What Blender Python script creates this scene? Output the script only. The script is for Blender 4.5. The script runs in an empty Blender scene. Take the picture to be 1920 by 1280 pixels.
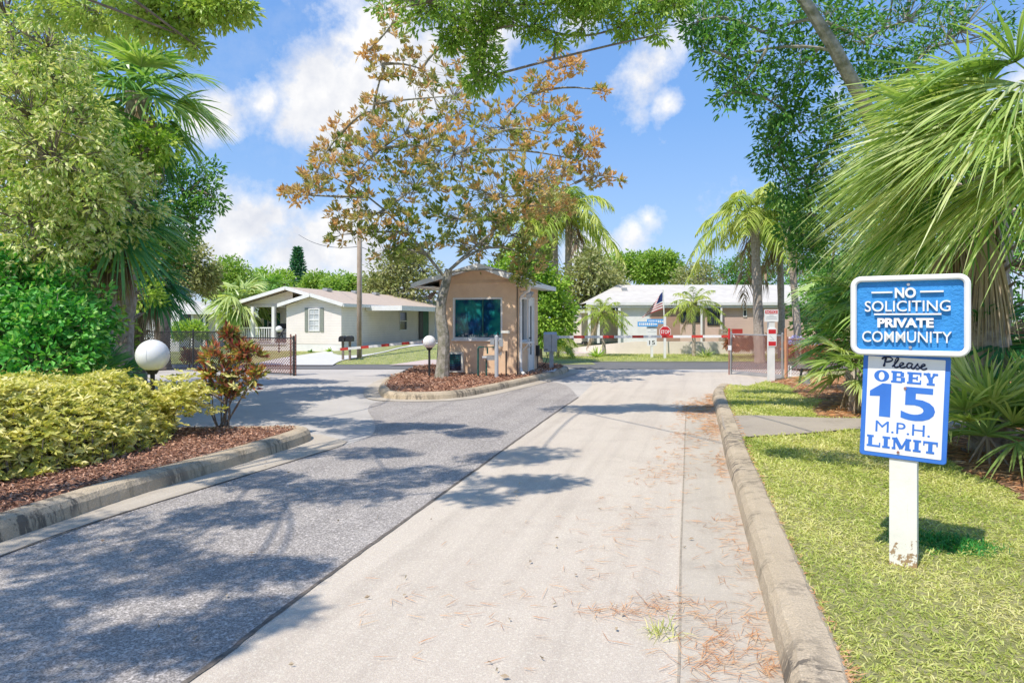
import bpy, math, random
import numpy as np
from mathutils import Vector, Matrix
random.seed(7); rng = np.random.default_rng(7)
sc = bpy.context.scene; COL = sc.collection
# ------------------------------------------------------------------ frame of reference
H = 1.6; F = 1280.0; TH = math.atan(350/1280); HZ = 600.0
CT, ST = math.cos(TH), math.sin(TH)
def C(cx, cz, z=0.0): return np.array([cx*CT - cz*ST, cx*ST + cz*CT, z])
def G(px, py, z=0.0):
    cz = F*(H - z)/(py - HZ); return C((px-960)/F*cz, cz, z)
def D(px, py, cz): return C((px-960)/F*cz, cz, H - (py-HZ)/F*cz)
def GW(px, py, z=0.0): return list(G(px, py, z))
# ------------------------------------------------------------------ materials
def nn(nt, t, **k):
    n = nt.nodes.new(t)
    for a, b in k.items(): setattr(n, a, b)
    return n
def mat_new(name):
    m = bpy.data.materials.new(name); m.use_nodes = True
    nt = m.node_tree; return m, nt, nt.nodes['Principled BSDF'], nt.nodes['Material Output']
def ramp(nt, stops, fac):
    r = nn(nt, 'ShaderNodeValToRGB'); e = r.color_ramp.elements
    while len(e) < len(stops): e.new(0.5)
    for i, (p, c) in enumerate(stops): e[i].position = p; e[i].color = (*c, 1)
    nt.links.new(fac, r.inputs[0]); return r.outputs[0]
def noise(nt, scale, detail=4, vec=None, rough=.6):
    n = nn(nt, 'ShaderNodeTexNoise'); n.inputs['Scale'].default_value = scale
    n.inputs['Detail'].default_value = detail; n.inputs['Roughness'].default_value = rough
    if vec is None:
        g = nn(nt, 'ShaderNodeNewGeometry'); vec = g.outputs['Position']
    nt.links.new(vec, n.inputs['Vector']); return n.outputs['Fac']
def mixc(nt, f, a, b, mode='MIX'):
    m = nn(nt, 'ShaderNodeMix', data_type='RGBA', blend_type=mode)
    for s, v in ((0, f), (6, a), (7, b)):
        if isinstance(v, (int, float)): m.inputs[s].default_value = v
        elif isinstance(v, tuple): m.inputs[s].default_value = (*v, 1)
        else: nt.links.new(v, m.inputs[s])
    return m.outputs[2]
def mrange(nt, v, a, b, c=0, d=1):
    m = nn(nt, 'ShaderNodeMapRange'); nt.links.new(v, m.inputs[0])
    for i, x in enumerate((a, b, c, d)): m.inputs[i+1].default_value = x
    return m.outputs[0]
def scaled(nt, s, rot=0):
    g = nn(nt, 'ShaderNodeNewGeometry'); m = nn(nt, 'ShaderNodeMapping', vector_type='TEXTURE')
    m.inputs['Rotation'].default_value = (0, 0, rot)
    m.inputs['Scale'].default_value = tuple(1/x for x in s)
    nt.links.new(g.outputs['Position'], m.inputs[0]); return m.outputs[0]
def bump(nt, h, bsdf, strength=.3, dist=.01):
    b = nn(nt, 'ShaderNodeBump'); b.inputs['Strength'].default_value = strength; b.inputs['Distance'].default_value = dist
    nt.links.new(h, b.inputs['Height']); nt.links.new(b.outputs[0], bsdf.inputs['Normal'])
def pm(name, c1, c2=None, scale=3, rough=.7, bs=0, bscale=40, metal=0, dirt=0, dirtcol=(.2, .16, .12), spec=.3):
    """painted / mineral surface: two tones mixed by noise, fine bump, optional dirt"""
    m, nt, b, o = mat_new(name)
    c2 = c2 or tuple(x*.85 for x in c1)
    col = mixc(nt, mrange(nt, noise(nt, scale, 5), .35, .65), c1, c2)
    if dirt: col = mixc(nt, mrange(nt, noise(nt, scale*.6+1.3, 7, rough=.75), .5, .75, 0, dirt), col, dirtcol)
    nt.links.new(col, b.inputs['Base Color']); b.inputs['Roughness'].default_value = rough
    b.inputs['Metallic'].default_value = metal; b.inputs['Specular IOR Level'].default_value = spec
    if bs: bump(nt, noise(nt, bscale, 4), b, bs, .01)
    return m
def leafmat(name, cols, transl=.28, rough=.45, spec=.4):
    m, nt, b, o = mat_new(name)
    a = nn(nt, 'ShaderNodeAttribute', attribute_name='tint')
    n = len(cols); st = [(i/(n-1), c) for i, c in enumerate(cols)]
    col = ramp(nt, st, a.outputs['Fac'])
    nt.links.new(col, b.inputs['Base Color']); b.inputs['Roughness'].default_value = rough
    b.inputs['Specular IOR Level'].default_value = spec
    t = nn(nt, 'ShaderNodeBsdfTranslucent'); mx = nn(nt, 'ShaderNodeMixShader'); mx.inputs[0].default_value = transl
    tc = mixc(nt, 1.0, col, (1.0, 1.0, .45), 'MULTIPLY'); tc2 = mixc(nt, 1.0, tc, (1.6, 1.6, 1.6), 'MULTIPLY')
    nt.links.new(tc2, t.inputs[0]); nt.links.new(b.outputs[0], mx.inputs[1]); nt.links.new(t.outputs[0], mx.inputs[2])
    nt.links.new(mx.outputs[0], o.inputs[0]); return m
def sidingmat(name, c, pitch=.12, vertical=False):
    m, nt, b, o = mat_new(name)
    g = nn(nt, 'ShaderNodeNewGeometry'); s = nn(nt, 'ShaderNodeSeparateXYZ'); nt.links.new(g.outputs['Position'], s.inputs[0])
    d = nn(nt, 'ShaderNodeMath', operation='DIVIDE'); d.inputs[1].default_value = pitch; nt.links.new(s.outputs[0 if vertical else 2], d.inputs[0])
    f = nn(nt, 'ShaderNodeMath', operation='FRACT'); nt.links.new(d.outputs[0], f.inputs[0])
    col = mixc(nt, mrange(nt, noise(nt, 1.5, 5), .35, .7, 0, 1), c, tuple(x*.9 for x in c))
    col = mixc(nt, mrange(nt, f.outputs[0], .0, .12, .55, 0), col, tuple(x*.45 for x in c))
    nt.links.new(col, b.inputs['Base Color']); b.inputs['Roughness'].default_value = .55
    bump(nt, f.outputs[0], b, .5, .02); return m
M = {}
M['white'] = pm('white_paint', (.82, .81, .78), (.74, .73, .70), 4, .45, .05, 60)
M['white_old'] = pm('old_white_paint', (.78, .76, .68), (.70, .68, .58), 8, .55, .25, 90, dirt=.25, dirtcol=(.5, .45, .33))
M['cream'] = sidingmat('cream_siding', (.93, .85, .79))
M['pink'] = sidingmat('pink_siding', (.74, .54, .45), .10)
M['greysiding'] = sidingmat('grey_siding', (.74, .74, .72), .12)
M['stucco'] = pm('tan_stucco', (.84, .60, .40), (.76, .53, .35), 3, .9, .6, 70, dirt=.12)
M['cream_stucco'] = pm('cream_stucco', (.80, .71, .61), (.74, .65, .55), 2, .9, .4, 60, dirt=.15)
M['shingle_tan'] = pm('tan_shingle', (.60, .48, .37), (.52, .41, .31), 6, .95, .6, 30)
M['shingle_grey'] = pm('grey_shingle', (.62, .58, .51), (.54, .50, .44), 2.5, .95, .5, 30)
M['roofwhite'] = pm('weathered_roof', (.62, .60, .57), (.40, .38, .36), 9, .8, .4, 30, dirt=.6, dirtcol=(.16, .13, .10))
M['bark'] = pm('bark', (.30, .25, .20), (.15, .12, .10), 12, .95, 1, 35)
M['bark_pale'] = pm('lichen_bark', (.46, .42, .36), (.20, .19, .13), 9, .95, 1, 28, dirt=.6, dirtcol=(.10, .13, .05))
M['palmtrunk'] = pm('palm_trunk', (.50, .43, .36), (.30, .24, .19), 14, .95, 1, 25)
M['wood_pole'] = pm('pole_wood', (.42, .34, .26), (.34, .26, .19), 5, .9, .5, 40)
M['galv'] = pm('galvanised', (.55, .55, .54), (.42, .42, .41), 6, .45, .1, 40, metal=.7)
M['greypaint'] = pm('grey_paint', (.50, .52, .54), (.42, .44, .46), 6, .5, .05, 40)
M['black'] = pm('black_metal', (.025, .025, .028), (.04, .04, .04), 5, .5)
M['darkgreen'] = pm('green_pipe', (.02, .13, .11), (.015, .07, .06), 9, .5)
M['rust'] = pm('rusty_wire', (.38, .19, .15), (.25, .12, .10), 15, .7)
M['shutter'] = pm('shutter_grey', (.30, .32, .27), (.26, .28, .24), 4, .6)
M['shutter_green'] = pm('shutter_green', (.04, .17, .10), (.03, .12, .08), 4, .6)
M['dark'] = pm('dark_interior', (.03, .03, .03), (.02, .02, .02), 4, .8)
M['red'] = pm('sign_red', (.62, .03, .04), (.58, .03, .04), 4, .4)
M['redstripe'] = pm('stripe_red', (.62, .07, .05), (.50, .05, .04), 9, .5)
M['orange'] = pm('conduit_orange', (.62, .30, .16), (.50, .25, .14), 5, .7)
M['signwhite'] = pm('sign_white', (.84, .84, .83), (.78, .78, .77), 5, .35, dirt=.08, dirtcol=(.6, .58, .5))
M['signblue'] = pm('sandblasted_blue', (.045, .29, .66), (.035, .24, .58), 14, .6, .9, 60)
M['printblue'] = pm('print_blue', (.055, .20, .62), (.045, .17, .56), 8, .4)
M['navy'] = pm('print_navy', (.01, .02, .07), (.01, .02, .06), 8, .4)
M['streetblue'] = pm('street_sign_blue', (.10, .40, .80), (.08, .35, .75), 8, .4)
M['flagblue'] = pm('flag_blue', (.03, .05, .20), (.02, .04, .15), 8, .8)
M['terracotta'] = pm('red_plastic', (.45, .06, .05), (.40, .05, .04), 8, .5)
m, nt, b, o = mat_new('tinted_glass')
g = nn(nt, 'ShaderNodeNewGeometry')
col = ramp(nt, [(.32, (.004, .01, .06)), (.45, (.005, .05, .12)), (.55, (.01, .16, .16)), (.72, (.03, .26, .20))], noise(nt, 1.6, 3))
nt.links.new(col, b.inputs['Base Color']); b.inputs['Roughness'].default_value = .06; b.inputs['Specular IOR Level'].default_value = .7
M['tint'] = m
m, nt, b, o = mat_new('window_glass')
b.inputs['Base Color'].default_value = (.03, .04, .05, 1); b.inputs['Roughness'].default_value = .05; M['glass'] = m
m, nt, b, o = mat_new('curtained_glass')
nt.links.new(mixc(nt, mrange(nt, noise(nt, 3, 2), .4, .6), (.62, .64, .64), (.45, .48, .50)), b.inputs['Base Color']); b.inputs['Roughness'].default_value = .08; M['curtain'] = m
m, nt, b, o = mat_new('lamp_globe')
b.inputs['Base Color'].default_value = (.80, .79, .77, 1); b.inputs['Roughness'].default_value = .28
b.inputs['Subsurface Weight'].default_value = .25; b.inputs['Subsurface Radius'].default_value = (.1, .1, .1); b.inputs['Subsurface Scale'].default_value = .2; M['globe'] = m
# ground surfaces
def groundmat(name, base, dark, light, speck=.25, sscale=260, streak=True, stain=.5, bs=.5, staincol=(.25, .21, .16)):
    m, nt, b, o = mat_new(name)
    col = mixc(nt, mrange(nt, noise(nt, .55, 6), .35, .65), base, light)
    col = mixc(nt, mrange(nt, noise(nt, 1.7, 8, rough=.7), .52, .75, 0, stain), col, dark)
    if streak:   # tyre-worn streaks along the lane
        col = mixc(nt, mrange(nt, noise(nt, 1, 5, scaled(nt, (3.2, .13, 1))), .48, .7, 0, .5), col, dark)
        col = mixc(nt, mrange(nt, noise(nt, 1, 4, scaled(nt, (7, .25, 1))), .5, .68, 0, .35), col, light)
    col = mixc(nt, mrange(nt, noise(nt, 9, 6, rough=.8), .62, .72, 0, .35), col, staincol)
    vo = nn(nt, 'ShaderNodeTexVoronoi'); vo.inputs['Scale'].default_value = 1.9; gg = nn(nt, 'ShaderNodeNewGeometry'); nt.links.new(gg.outputs['Position'], vo.inputs['Vector'])
    col = mixc(nt, mrange(nt, vo.outputs['Distance'], .05, .015, 0, .45), col, staincol)
    fine = noise(nt, sscale, 2, rough=.5); f2 = noise(nt, sscale*.4, 3)
    col = mixc(nt, mrange(nt, fine, .40, .62, speck, 0), col, tuple(x*.3 for x in base))
    col = mixc(nt, mrange(nt, f2, .52, .70, 0, speck), col, tuple(min(1, x*1.9) for x in base))
    nt.links.new(col, b.inputs['Base Color']); b.inputs['Roughness'].default_value = .85; b.inputs['Specular IOR Level'].default_value = .2
    bump(nt, fine, b, bs, .006); return m
M['concrete'] = groundmat('lane_concrete', (.60, .51, .41), (.43, .36, .29), (.66, .57, .46), .26, 170)
M['gutter'] = groundmat('gutter_concrete', (.50, .43, .34), (.33, .28, .22), (.58, .51, .41), .18, 160, stain=.7)
M['asphalt'] = groundmat('worn_asphalt', (.42, .375, .335), (.22, .20, .19), (.54, .485, .43), .75, 110, stain=.5, bs=1)
M['street'] = groundmat('street_asphalt', (.17, .165, .16), (.13, .13, .13), (.20, .195, .19), .3, 150, streak=False, stain=.3)
M['apron'] = groundmat('exit_asphalt', (.50, .46, .41), (.30, .285, .27), (.60, .545, .48), .3, 120, streak=False, stain=.7)
M['drive'] = groundmat('driveway_concrete', (.62, .60, .56), (.5, .48, .44), (.68, .66, .62), .1, 120, streak=False, stain=.3)
M['walk'] = groundmat('path_concrete', (.40, .34, .27), (.25, .20, .15), (.48, .41, .32), .25, 160, streak=False, stain=.8)
M['pinkdrive'] = groundmat('pink_concrete', (.56, .44, .38), (.44, .34, .30), (.60, .49, .44), .1, 120, streak=False, stain=.3)
m, nt, b, o = mat_new('kerb_concrete')
col = mixc(nt, mrange(nt, noise(nt, 2.5, 7, rough=.7), .35, .65), (.66, .53, .37), (.50, .39, .26))
col = mixc(nt, mrange(nt, noise(nt, 1, 6, scaled(nt, (2.2, 2.6, .5)), .8), .54, .64, 0, .85), col, (.10, .08, .055))
col = mixc(nt, mrange(nt, noise(nt, .9, 2), .50, .60, 0, 1), (mixc(nt, .25, col, (.74, .60, .40))), mixc(nt, mrange(nt, noise(nt, 1, 5, scaled(nt, (9, 11, .6)), .7), .50, .56, 0, .8), col, (.07, .06, .05)))
col = mixc(nt, mrange(nt, noise(nt, 120, 3), .45, .65, .35, 0), col, (.18, .15, .11))
nt.links.new(col, b.inputs['Base Color']); b.inputs['Roughness'].default_value = .9; bump(nt, noise(nt, 45, 6), b, .9, .015); M['kerb'] = m
def soilmat(name, cols, scale=25):
    m, nt, b, o = mat_new(name); f = noise(nt, scale, 8, rough=.8)
    n = len(cols); nt.links.new(ramp(nt, [(.3+.4*i/(n-1), c) for i, c in enumerate(cols)], f), b.inputs['Base Color'])
    b.inputs['Roughness'].default_value = .95; bump(nt, f, b, 1, .04); return m
M['mulch'] = soilmat('mulch', [(.06, .035, .025), (.26, .13, .085), (.48, .26, .17), (.60, .37, .26)])
M['straw'] = soilmat('pine_straw_bed', [(.10, .06, .04), (.30, .16, .09), (.50, .26, .13), (.60, .36, .20)], 16)
M['lawn'] = soilmat('lawn_soil', [(.14, .17, .04), (.32, .32, .10), (.48, .44, .20), (.56, .48, .28)], 14)
M['terrain'] = soilmat('terrain_grass', [(.13, .17, .05), (.24, .27, .09), (.36, .36, .16), (.44, .41, .22)], 3)
# foliage
LM = {
 'willow': leafmat('leaf_willow', [(.07, .17, .02), (.26, .40, .06), (.50, .60, .18), (.78, .76, .42)]),
 'oak': leafmat('leaf_oak', [(.03, .11, .025), (.07, .22, .04), (.15, .36, .06), (.32, .50, .12)]),
 'lime': leafmat('leaf_lime', [(.12, .26, .03), (.26, .44, .05), (.44, .60, .09), (.62, .68, .22)]),
 'darkshrub': leafmat('leaf_shrub', [(.02, .15, .03), (.07, .32, .05), (.18, .52, .08), (.52, .68, .26)]),
 'olive': leafmat('leaf_olive', [(.11, .15, .04), (.26, .30, .10), (.40, .41, .18), (.52, .48, .26)]),
 'magnolia': leafmat('leaf_magnolia', [(.09, .17, .03), (.24, .31, .08), (.42, .42, .17), (.58, .40, .20), (.64, .38, .19), (.74, .50, .30)], .35, .5),
 'pine': leafmat('leaf_pine', [(.10, .22, .03), (.22, .38, .05), (.38, .52, .10), (.52, .60, .20)]),
 'hedge': leafmat('leaf_hedge', [(.22, .28, .05), (.56, .56, .14), (.78, .72, .28), (.86, .80, .46)], .3),
 'croton': leafmat('leaf_croton', [(.05, .09, .03), (.34, .05, .06), (.12, .20, .05), (.66, .18, .12), (.20, .32, .06), (.72, .58, .16), (.80, .36, .32)], .3),
 'redhedge': leafmat('leaf_copper', [(.20, .07, .04), (.46, .15, .08), (.62, .26, .12), (.68, .36, .20)], .25),
 'fan': leafmat('frond_fan', [(.05, .16, .03), (.16, .36, .06), (.36, .52, .13), (.58, .64, .30)], .3, .35, .5),
 'fanbright': leafmat('frond_bright', [(.13, .25, .05), (.32, .45, .12), (.52, .60, .24), (.76, .76, .50)], .35, .35, .5),
 'fandark': leafmat('frond_dark', [(.02, .12, .04), (.06, .26, .08), (.18, .42, .15), (.44, .60, .34)], .3, .35, .5),
 'dead': leafmat('frond_dead', [(.22, .15, .10), (.36, .27, .19), (.50, .40, .29), (.62, .52, .40)], .2, .7),
 'queen': leafmat('frond_queen', [(.14, .25, .04), (.32, .42, .07), (.50, .56, .13), (.64, .64, .24)], .35),
 'blue': leafmat('needle_blue', [(.015, .08, .04), (.04, .16, .08), (.08, .25, .12), (.13, .32, .16)], .2),
 'grass': leafmat('grass_blade', [(.20, .30, .05), (.44, .50, .11), (.64, .64, .23), (.76, .68, .38)], .35),
 'straw': leafmat('straw_needle', [(.38, .17, .08), (.60, .28, .12), (.70, .38, .18), (.62, .46, .28)], .15, .7),
 'chips': leafmat('mulch_chip', [(.08, .04, .03), (.32, .16, .10), (.56, .31, .20), (.68, .45, .32)], .05, .9),
 'purple': leafmat('leaf_purple', [(.14, .12, .35), (.3, .28, .6), (.6, .58, .8), (.8, .78, .8)], .2),
}
# ------------------------------------------------------------------ mesh builder
class MB:
    def __init__(s): s.v = []; s.f4 = []; s.f3 = []; s.t = []; s.n = 0; s.m4 = []; s.m3 = []; s.big = []; s.mbig = []
    def add(s, V, F4=None, F3=None, tint=None, mi=0):
        V = np.asarray(V, float).reshape(-1, 3); k = len(V)
        s.v.append(V); s.t.append(np.full(k, .5) if tint is None else np.broadcast_to(tint, (k,)).astype(float))
        if F4 is not None and len(F4): F4 = np.asarray(F4, int).reshape(-1, 4); s.f4.append(F4 + s.n); s.m4.append(np.full(len(F4), mi))
        if F3 is not None and len(F3): F3 = np.asarray(F3, int).reshape(-1, 3); s.f3.append(F3 + s.n); s.m3.append(np.full(len(F3), mi))
        s.n += k; return s
    def poly(s, V, mi=0):
        V = np.asarray(V, float); s.v.append(V); s.t.append(np.full(len(V), .5))
        s.big.append(np.arange(len(V)) + s.n); s.mbig.append(mi); s.n += len(V); return s
    def box(s, x0, x1, y0, y1, z0, z1, mi=0):
        V = [(x, y, z) for z in (z0, z1) for y in (y0, y1) for x in (x0, x1)]
        return s.add(V, [(0, 2, 3, 1), (4, 5, 7, 6), (0, 1, 5, 4), (2, 6, 7, 3), (0, 4, 6, 2), (1, 3, 7, 5)], mi=mi)
    def bar(s, a, b, w, h=None, mi=0, up=(0, 0, 1)):
        a = np.asarray(a, float); b = np.asarray(b, float); h = h or w; d = b-a; d /= np.linalg.norm(d)
        u = np.cross(d, up); u = np.cross(d, (1, 0, 0)) if np.linalg.norm(u) < 1e-4 else u; u /= np.linalg.norm(u); v = np.cross(u, d)
        V = [p + u*i*w/2 + v*j*h/2 for p in (a, b) for i, j in ((-1, -1), (1, -1), (1, 1), (-1, 1))]
        return s.add(V, [(0, 1, 2, 3), (7, 6, 5, 4), (0, 4, 5, 1), (1, 5, 6, 2), (2, 6, 7, 3), (3, 7, 4, 0)], mi=mi)
    def tube(s, pts, rad, n=8, tint=None, mi=0, cap=True):
        pts = np.asarray(pts, float); k = len(pts); rad = np.broadcast_to(rad, (k,))
        T = np.gradient(pts, axis=0); T /= np.linalg.norm(T, axis=1)[:, None] + 1e-9
        up = np.array([0, 0, 1.]) if abs(T[0][2]) < .9 else np.array([1., 0, 0])
        u = np.cross(T, up); u /= np.linalg.norm(u, axis=1)[:, None] + 1e-9; w = np.cross(T, u)
        a = np.linspace(0, 2*np.pi, n, endpoint=False)
        V = (pts[:, None] + rad[:, None, None]*(np.cos(a)[None, :, None]*u[:, None] + np.sin(a)[None, :, None]*w[:, None])).reshape(-1, 3)
        i = np.arange(k-1)[:, None]*n; j = np.arange(n)[None]; j2 = (j+1) % n
        Fq = np.stack([i+j, i+j2, i+n+j2, i+n+j], -1).reshape(-1, 4)
        s.add(V, Fq, tint=tint, mi=mi)
        if cap:
            s.big.append(np.arange(n)[::-1] + s.n - len(V)); s.mbig.append(mi); s.big.append(np.arange(n) + s.n - n); s.mbig.append(mi)
        return s
    def segs(s, A, B, r0, r1, n=3, tint=None):   # many straight twigs at once
        A = np.asarray(A, float); B = np.asarray(B, float); N = len(A)
        if N == 0: return s
        d = B-A; d /= np.linalg.norm(d, axis=1)[:, None] + 1e-9
        u = np.cross(d, [0.3, .2, 1]); u /= np.linalg.norm(u, axis=1)[:, None] + 1e-9; w = np.cross(d, u)
        a = np.linspace(0, 2*np.pi, n, endpoint=False)
        off = np.cos(a)[None, :, None]*u[:, None] + np.sin(a)[None, :, None]*w[:, None]
        r0 = np.broadcast_to(r0, (N,))[:, None, None]; r1 = np.broadcast_to(r1, (N,))[:, None, None]
        V = np.concatenate([A[:, None]+off*r0, B[:, None]+off*r1], 1).reshape(-1, 3)
        i = np.arange(N)[:, None]*2*n; j = np.arange(n)[None]; j2 = (j+1) % n
        return s.add(V, np.stack([i+j, i+j2, i+n+j2, i+n+j], -1).reshape(-1, 4), tint=tint)
    def leaves(s, P, Dr, L, W, tint=None, mi=0, fold=.15):
        P = np.asarray(P, float); N = len(P); Dr = norm(Dr)
        r = norm(rng.normal(size=(N, 3)) + np.array([0, 0, .9])); side = norm(np.cross(Dr, r)); nn_ = np.cross(side, Dr)
        L = np.broadcast_to(L, (N,))[:, None]; W = np.broadcast_to(W, (N,))[:, None]
        V = np.stack([P, P + Dr*L*.5 + side*W*.5 + nn_*W*fold, P + Dr*L - nn_*L*.08, P + Dr*L*.5 - side*W*.5 + nn_*W*fold], 1).reshape(-1, 3)
        i = np.arange(N)[:, None]*4
        t = None if tint is None else np.repeat(np.broadcast_to(tint, (N,)), 4)
        return s.add(V, F3=np.concatenate([i + [0, 1, 2], i + [0, 2, 3]]), tint=t, mi=mi)
    def blades(s, P, Dr, L, W, droop, S=3, tint=None, mi=0, flat=None, base=.5):
        P = np.asarray(P, float); N = len(P); Dr = norm(Dr); L = np.broadcast_to(L, (N,)); W = np.broadcast_to(W, (N,)); droop = np.broadcast_to(droop, (N,))
        ref = np.array([0, 0, 1.]) + rng.normal(size=(N, 3))*.35 if flat is None else np.asarray(flat)
        side = norm(np.cross(Dr, ref))
        t = np.linspace(0, 1, S+1)
        Q = P[:, None] + Dr[:, None]*(L[:, None]*t)[:, :, None]; Q[:, :, 2] -= droop[:, None]*L[:, None]*(t**2)
        w = np.interp(t, [0, .25, .7, 1], [base, 1, .7, .04])[None, :, None]*W[:, None, None]*.5
        V = np.stack([Q - side[:, None]*w, Q + side[:, None]*w], 2).reshape(-1, 3)
        i = (np.arange(N)*(S+1)*2)[:, None] + (np.arange(S)*2)[None]; i = i.reshape(-1)
        tt = None if tint is None else np.repeat(np.broadcast_to(tint, (N,)), 2*(S+1))
        return s.add(V, np.stack([i, i+1, i+3, i+2], 1), tint=tt, mi=mi)
    def build(s, name, mats, parent=None, smooth=False, origin=None, kind=None):
        if not isinstance(mats, (list, tuple)): mats = [mats]
        mats = [M.get(x, x) if isinstance(x, str) else x for x in mats]
        me = bpy.data.meshes.new(name); V = np.concatenate(s.v)
        if origin is not None: V = V - np.asarray(origin)
        loops = []; tot = []; mi = []
        for F_, m_ in ((s.f4, s.m4), (s.f3, s.m3)):
            if F_:
                q = np.concatenate(F_); loops.append(q.ravel()); tot.append(np.full(len(q), q.shape[1])); mi.append(np.concatenate(m_))
        for F_, m_ in zip(s.big, s.mbig): loops.append(F_); tot.append([len(F_)]); mi.append([m_])
        loops = np.concatenate(loops).astype(np.int32); tot = np.concatenate(tot).astype(np.int32); mi = np.concatenate(mi).astype(np.int32)
        me.vertices.add(len(V)); me.vertices.foreach_set('co', V.astype(np.float32).ravel())
        me.loops.add(len(loops)); me.loops.foreach_set('vertex_index', loops)
        me.polygons.add(len(tot)); st = np.zeros(len(tot), np.int32); st[1:] = np.cumsum(tot)[:-1]
        me.polygons.foreach_set('loop_start', st); me.polygons.foreach_set('loop_total', tot); me.polygons.foreach_set('material_index', mi)
        for m_ in mats: me.materials.append(m_)
        at = me.attributes.new('tint', 'FLOAT', 'POINT'); at.data.foreach_set('value', np.concatenate(s.t).astype(np.float32))
        me.update(calc_edges=True); me.validate()
        me.polygons.foreach_set('use_smooth', np.full(len(me.polygons), bool(smooth)))
        o = bpy.data.objects.new(name, me); COL.objects.link(o)
        if parent is not None: o.parent = parent
        if kind: o['kind'] = kind
        return o
def norm(a): a = np.asarray(a, float); return a/(np.linalg.norm(a, axis=-1, keepdims=True) + 1e-9)
def R3(n): return norm(rng.normal(size=(n, 3)))
def U(a, b, n=None): return rng.uniform(a, b, n)
def thing(name, label, cat, loc=(0, 0, 0), rz=0.0, group=None):
    o = bpy.data.objects.new(name, None); COL.objects.link(o); o.location = tuple(map(float, loc)); o.rotation_euler = (0, 0, rz)
    o.empty_display_size = .2; o['label'] = label; o['category'] = cat
    if group: o['group'] = group
    return o
def tag(o, label, cat, group=None):
    o['label'] = label; o['category'] = cat
    if group: o['group'] = group
    return o
def struct(name, mb, mat, **k): return mb.build(name, mat, kind='structure', **k)
def smoothline(P, per=8, closed=False):
    P = [np.asarray(p, float) for p in P]; n = len(P); out = []
    rngi = range(n if closed else n-1)
    for i in rngi:
        g = (lambda j: P[j % n]) if closed else (lambda j: P[min(max(j, 0), n-1)])
        a, b, c, d = g(i-1), g(i), g(i+1), g(i+2)
        for k in range(per):
            t = k/per; out.append(.5*((2*b) + (c-a)*t + (2*a-5*b+4*c-d)*t*t + (3*b-a-3*c+d)*t**3))
    if not closed: out.append(P[-1])
    return np.array(out)
def offset(P, d, closed=False):
    P = np.asarray(P); T = (np.roll(P, -1, 0)-np.roll(P, 1, 0)) if closed else np.gradient(P, axis=0)
    N = np.stack([T[:, 1], -T[:, 0], np.zeros(len(P))], 1); N /= np.linalg.norm(N, axis=1)[:, None] + 1e-9
    return P + N*d
def inside(P, poly):
    poly = np.asarray(poly)[:, :2]; x, y = P[:, 0], P[:, 1]; r = np.zeros(len(P), bool); j = len(poly)-1
    for i in range(len(poly)):
        xi, yi = poly[i]; xj, yj = poly[j]
        r ^= ((yi > y) != (yj > y)) & (x < (xj-xi)*(y-yi)/(yj-yi+1e-12) + xi); j = i
    return r
def kerb(name, line, closed=False, h=.15, w=.26, flip=1, end=False):
    """rounded kerb swept along the gutter line; flip=1: the kerb body lies to the right of travel"""
    prof = [(-.002, -.06), (.0, .015), (.018, h*.62), (.05, h*.9), (.10, h), (w-.03, h), (w, h-.025), (w, -.06)]
    rows = [offset(line, flip*a, closed) + np.array([0, 0, z]) for a, z in prof]
    V = np.stack(rows, 1); n, k = V.shape[:2]
    V[:, 2:6, :2] += (rng.normal(size=(n, 1, 2))*.003)
    i = np.arange(n if closed else n-1)[:, None]; j = np.arange(k-1)[None]; i2 = (i+1) % n
    b = MB().add(V.reshape(-1, 3), np.stack([i*k+j, i*k+j+1, i2*k+j+1, i2*k+j], -1).reshape(-1, 4))
    if not closed: b.big.append(np.arange(k)); b.mbig.append(0); b.big.append(np.arange(k)[::-1] + (n-1)*k); b.mbig.append(0)
    return struct(name, b, 'kerb', smooth=False)
def sheet(name, pts, mat, z=None):
    P = np.array(pts, float)
    if z is not None: P[:, 2] = z
    a = 0.5*np.sum(P[:, 0]*np.roll(P[:, 1], -1) - np.roll(P[:, 0], -1)*P[:, 1])
    if a < 0: P = P[::-1]
    return struct(name, MB().poly(P), mat)
# ------------------------------------------------------------------ lettering
def text_mesh(s, w, h, depth=.0, bold=0, shear=0):
    cu = bpy.data.curves.new('t', 'FONT'); cu.body = s; cu.size = 1; cu.offset = bold; cu.extrude = .5; cu.shear = shear
    cu.resolution_u = 4
    ob = bpy.data.objects.new('t', cu); COL.objects.link(ob); bpy.context.view_layer.update()
    me = bpy.data.meshes.new_from_object(ob); n = len(me.vertices); co = np.zeros(n*3); me.vertices.foreach_get('co', co); co = co.reshape(-1, 3)
    lo, hi = co.min(0), co.max(0); co = (co-lo)/(hi-lo+1e-9)
    F_ = [list(p.vertices) for p in me.polygons]
    bpy.data.objects.remove(ob); bpy.data.curves.remove(cu); bpy.data.meshes.remove(me)
    # to local sign frame: x right, z up, y toward viewer is negative
    V = np.stack([(co[:, 0]-.5)*w, -co[:, 2]*depth, (co[:, 1]-.5)*h], 1); return V, F_
def put_text(mb, s, cx, cz, w, h, y, depth=.002, bold=0, mi=0, shear=0):
    V, F_ = text_mesh(s, w, h, depth, bold, shear); V = V + np.array([cx, y, cz]); b = mb.n
    mb.v.append(V); mb.t.append(np.full(len(V), .5)); mb.n += len(V)
    for f in F_: mb.big.append(np.array(f)+b); mb.mbig.append(mi)
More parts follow.
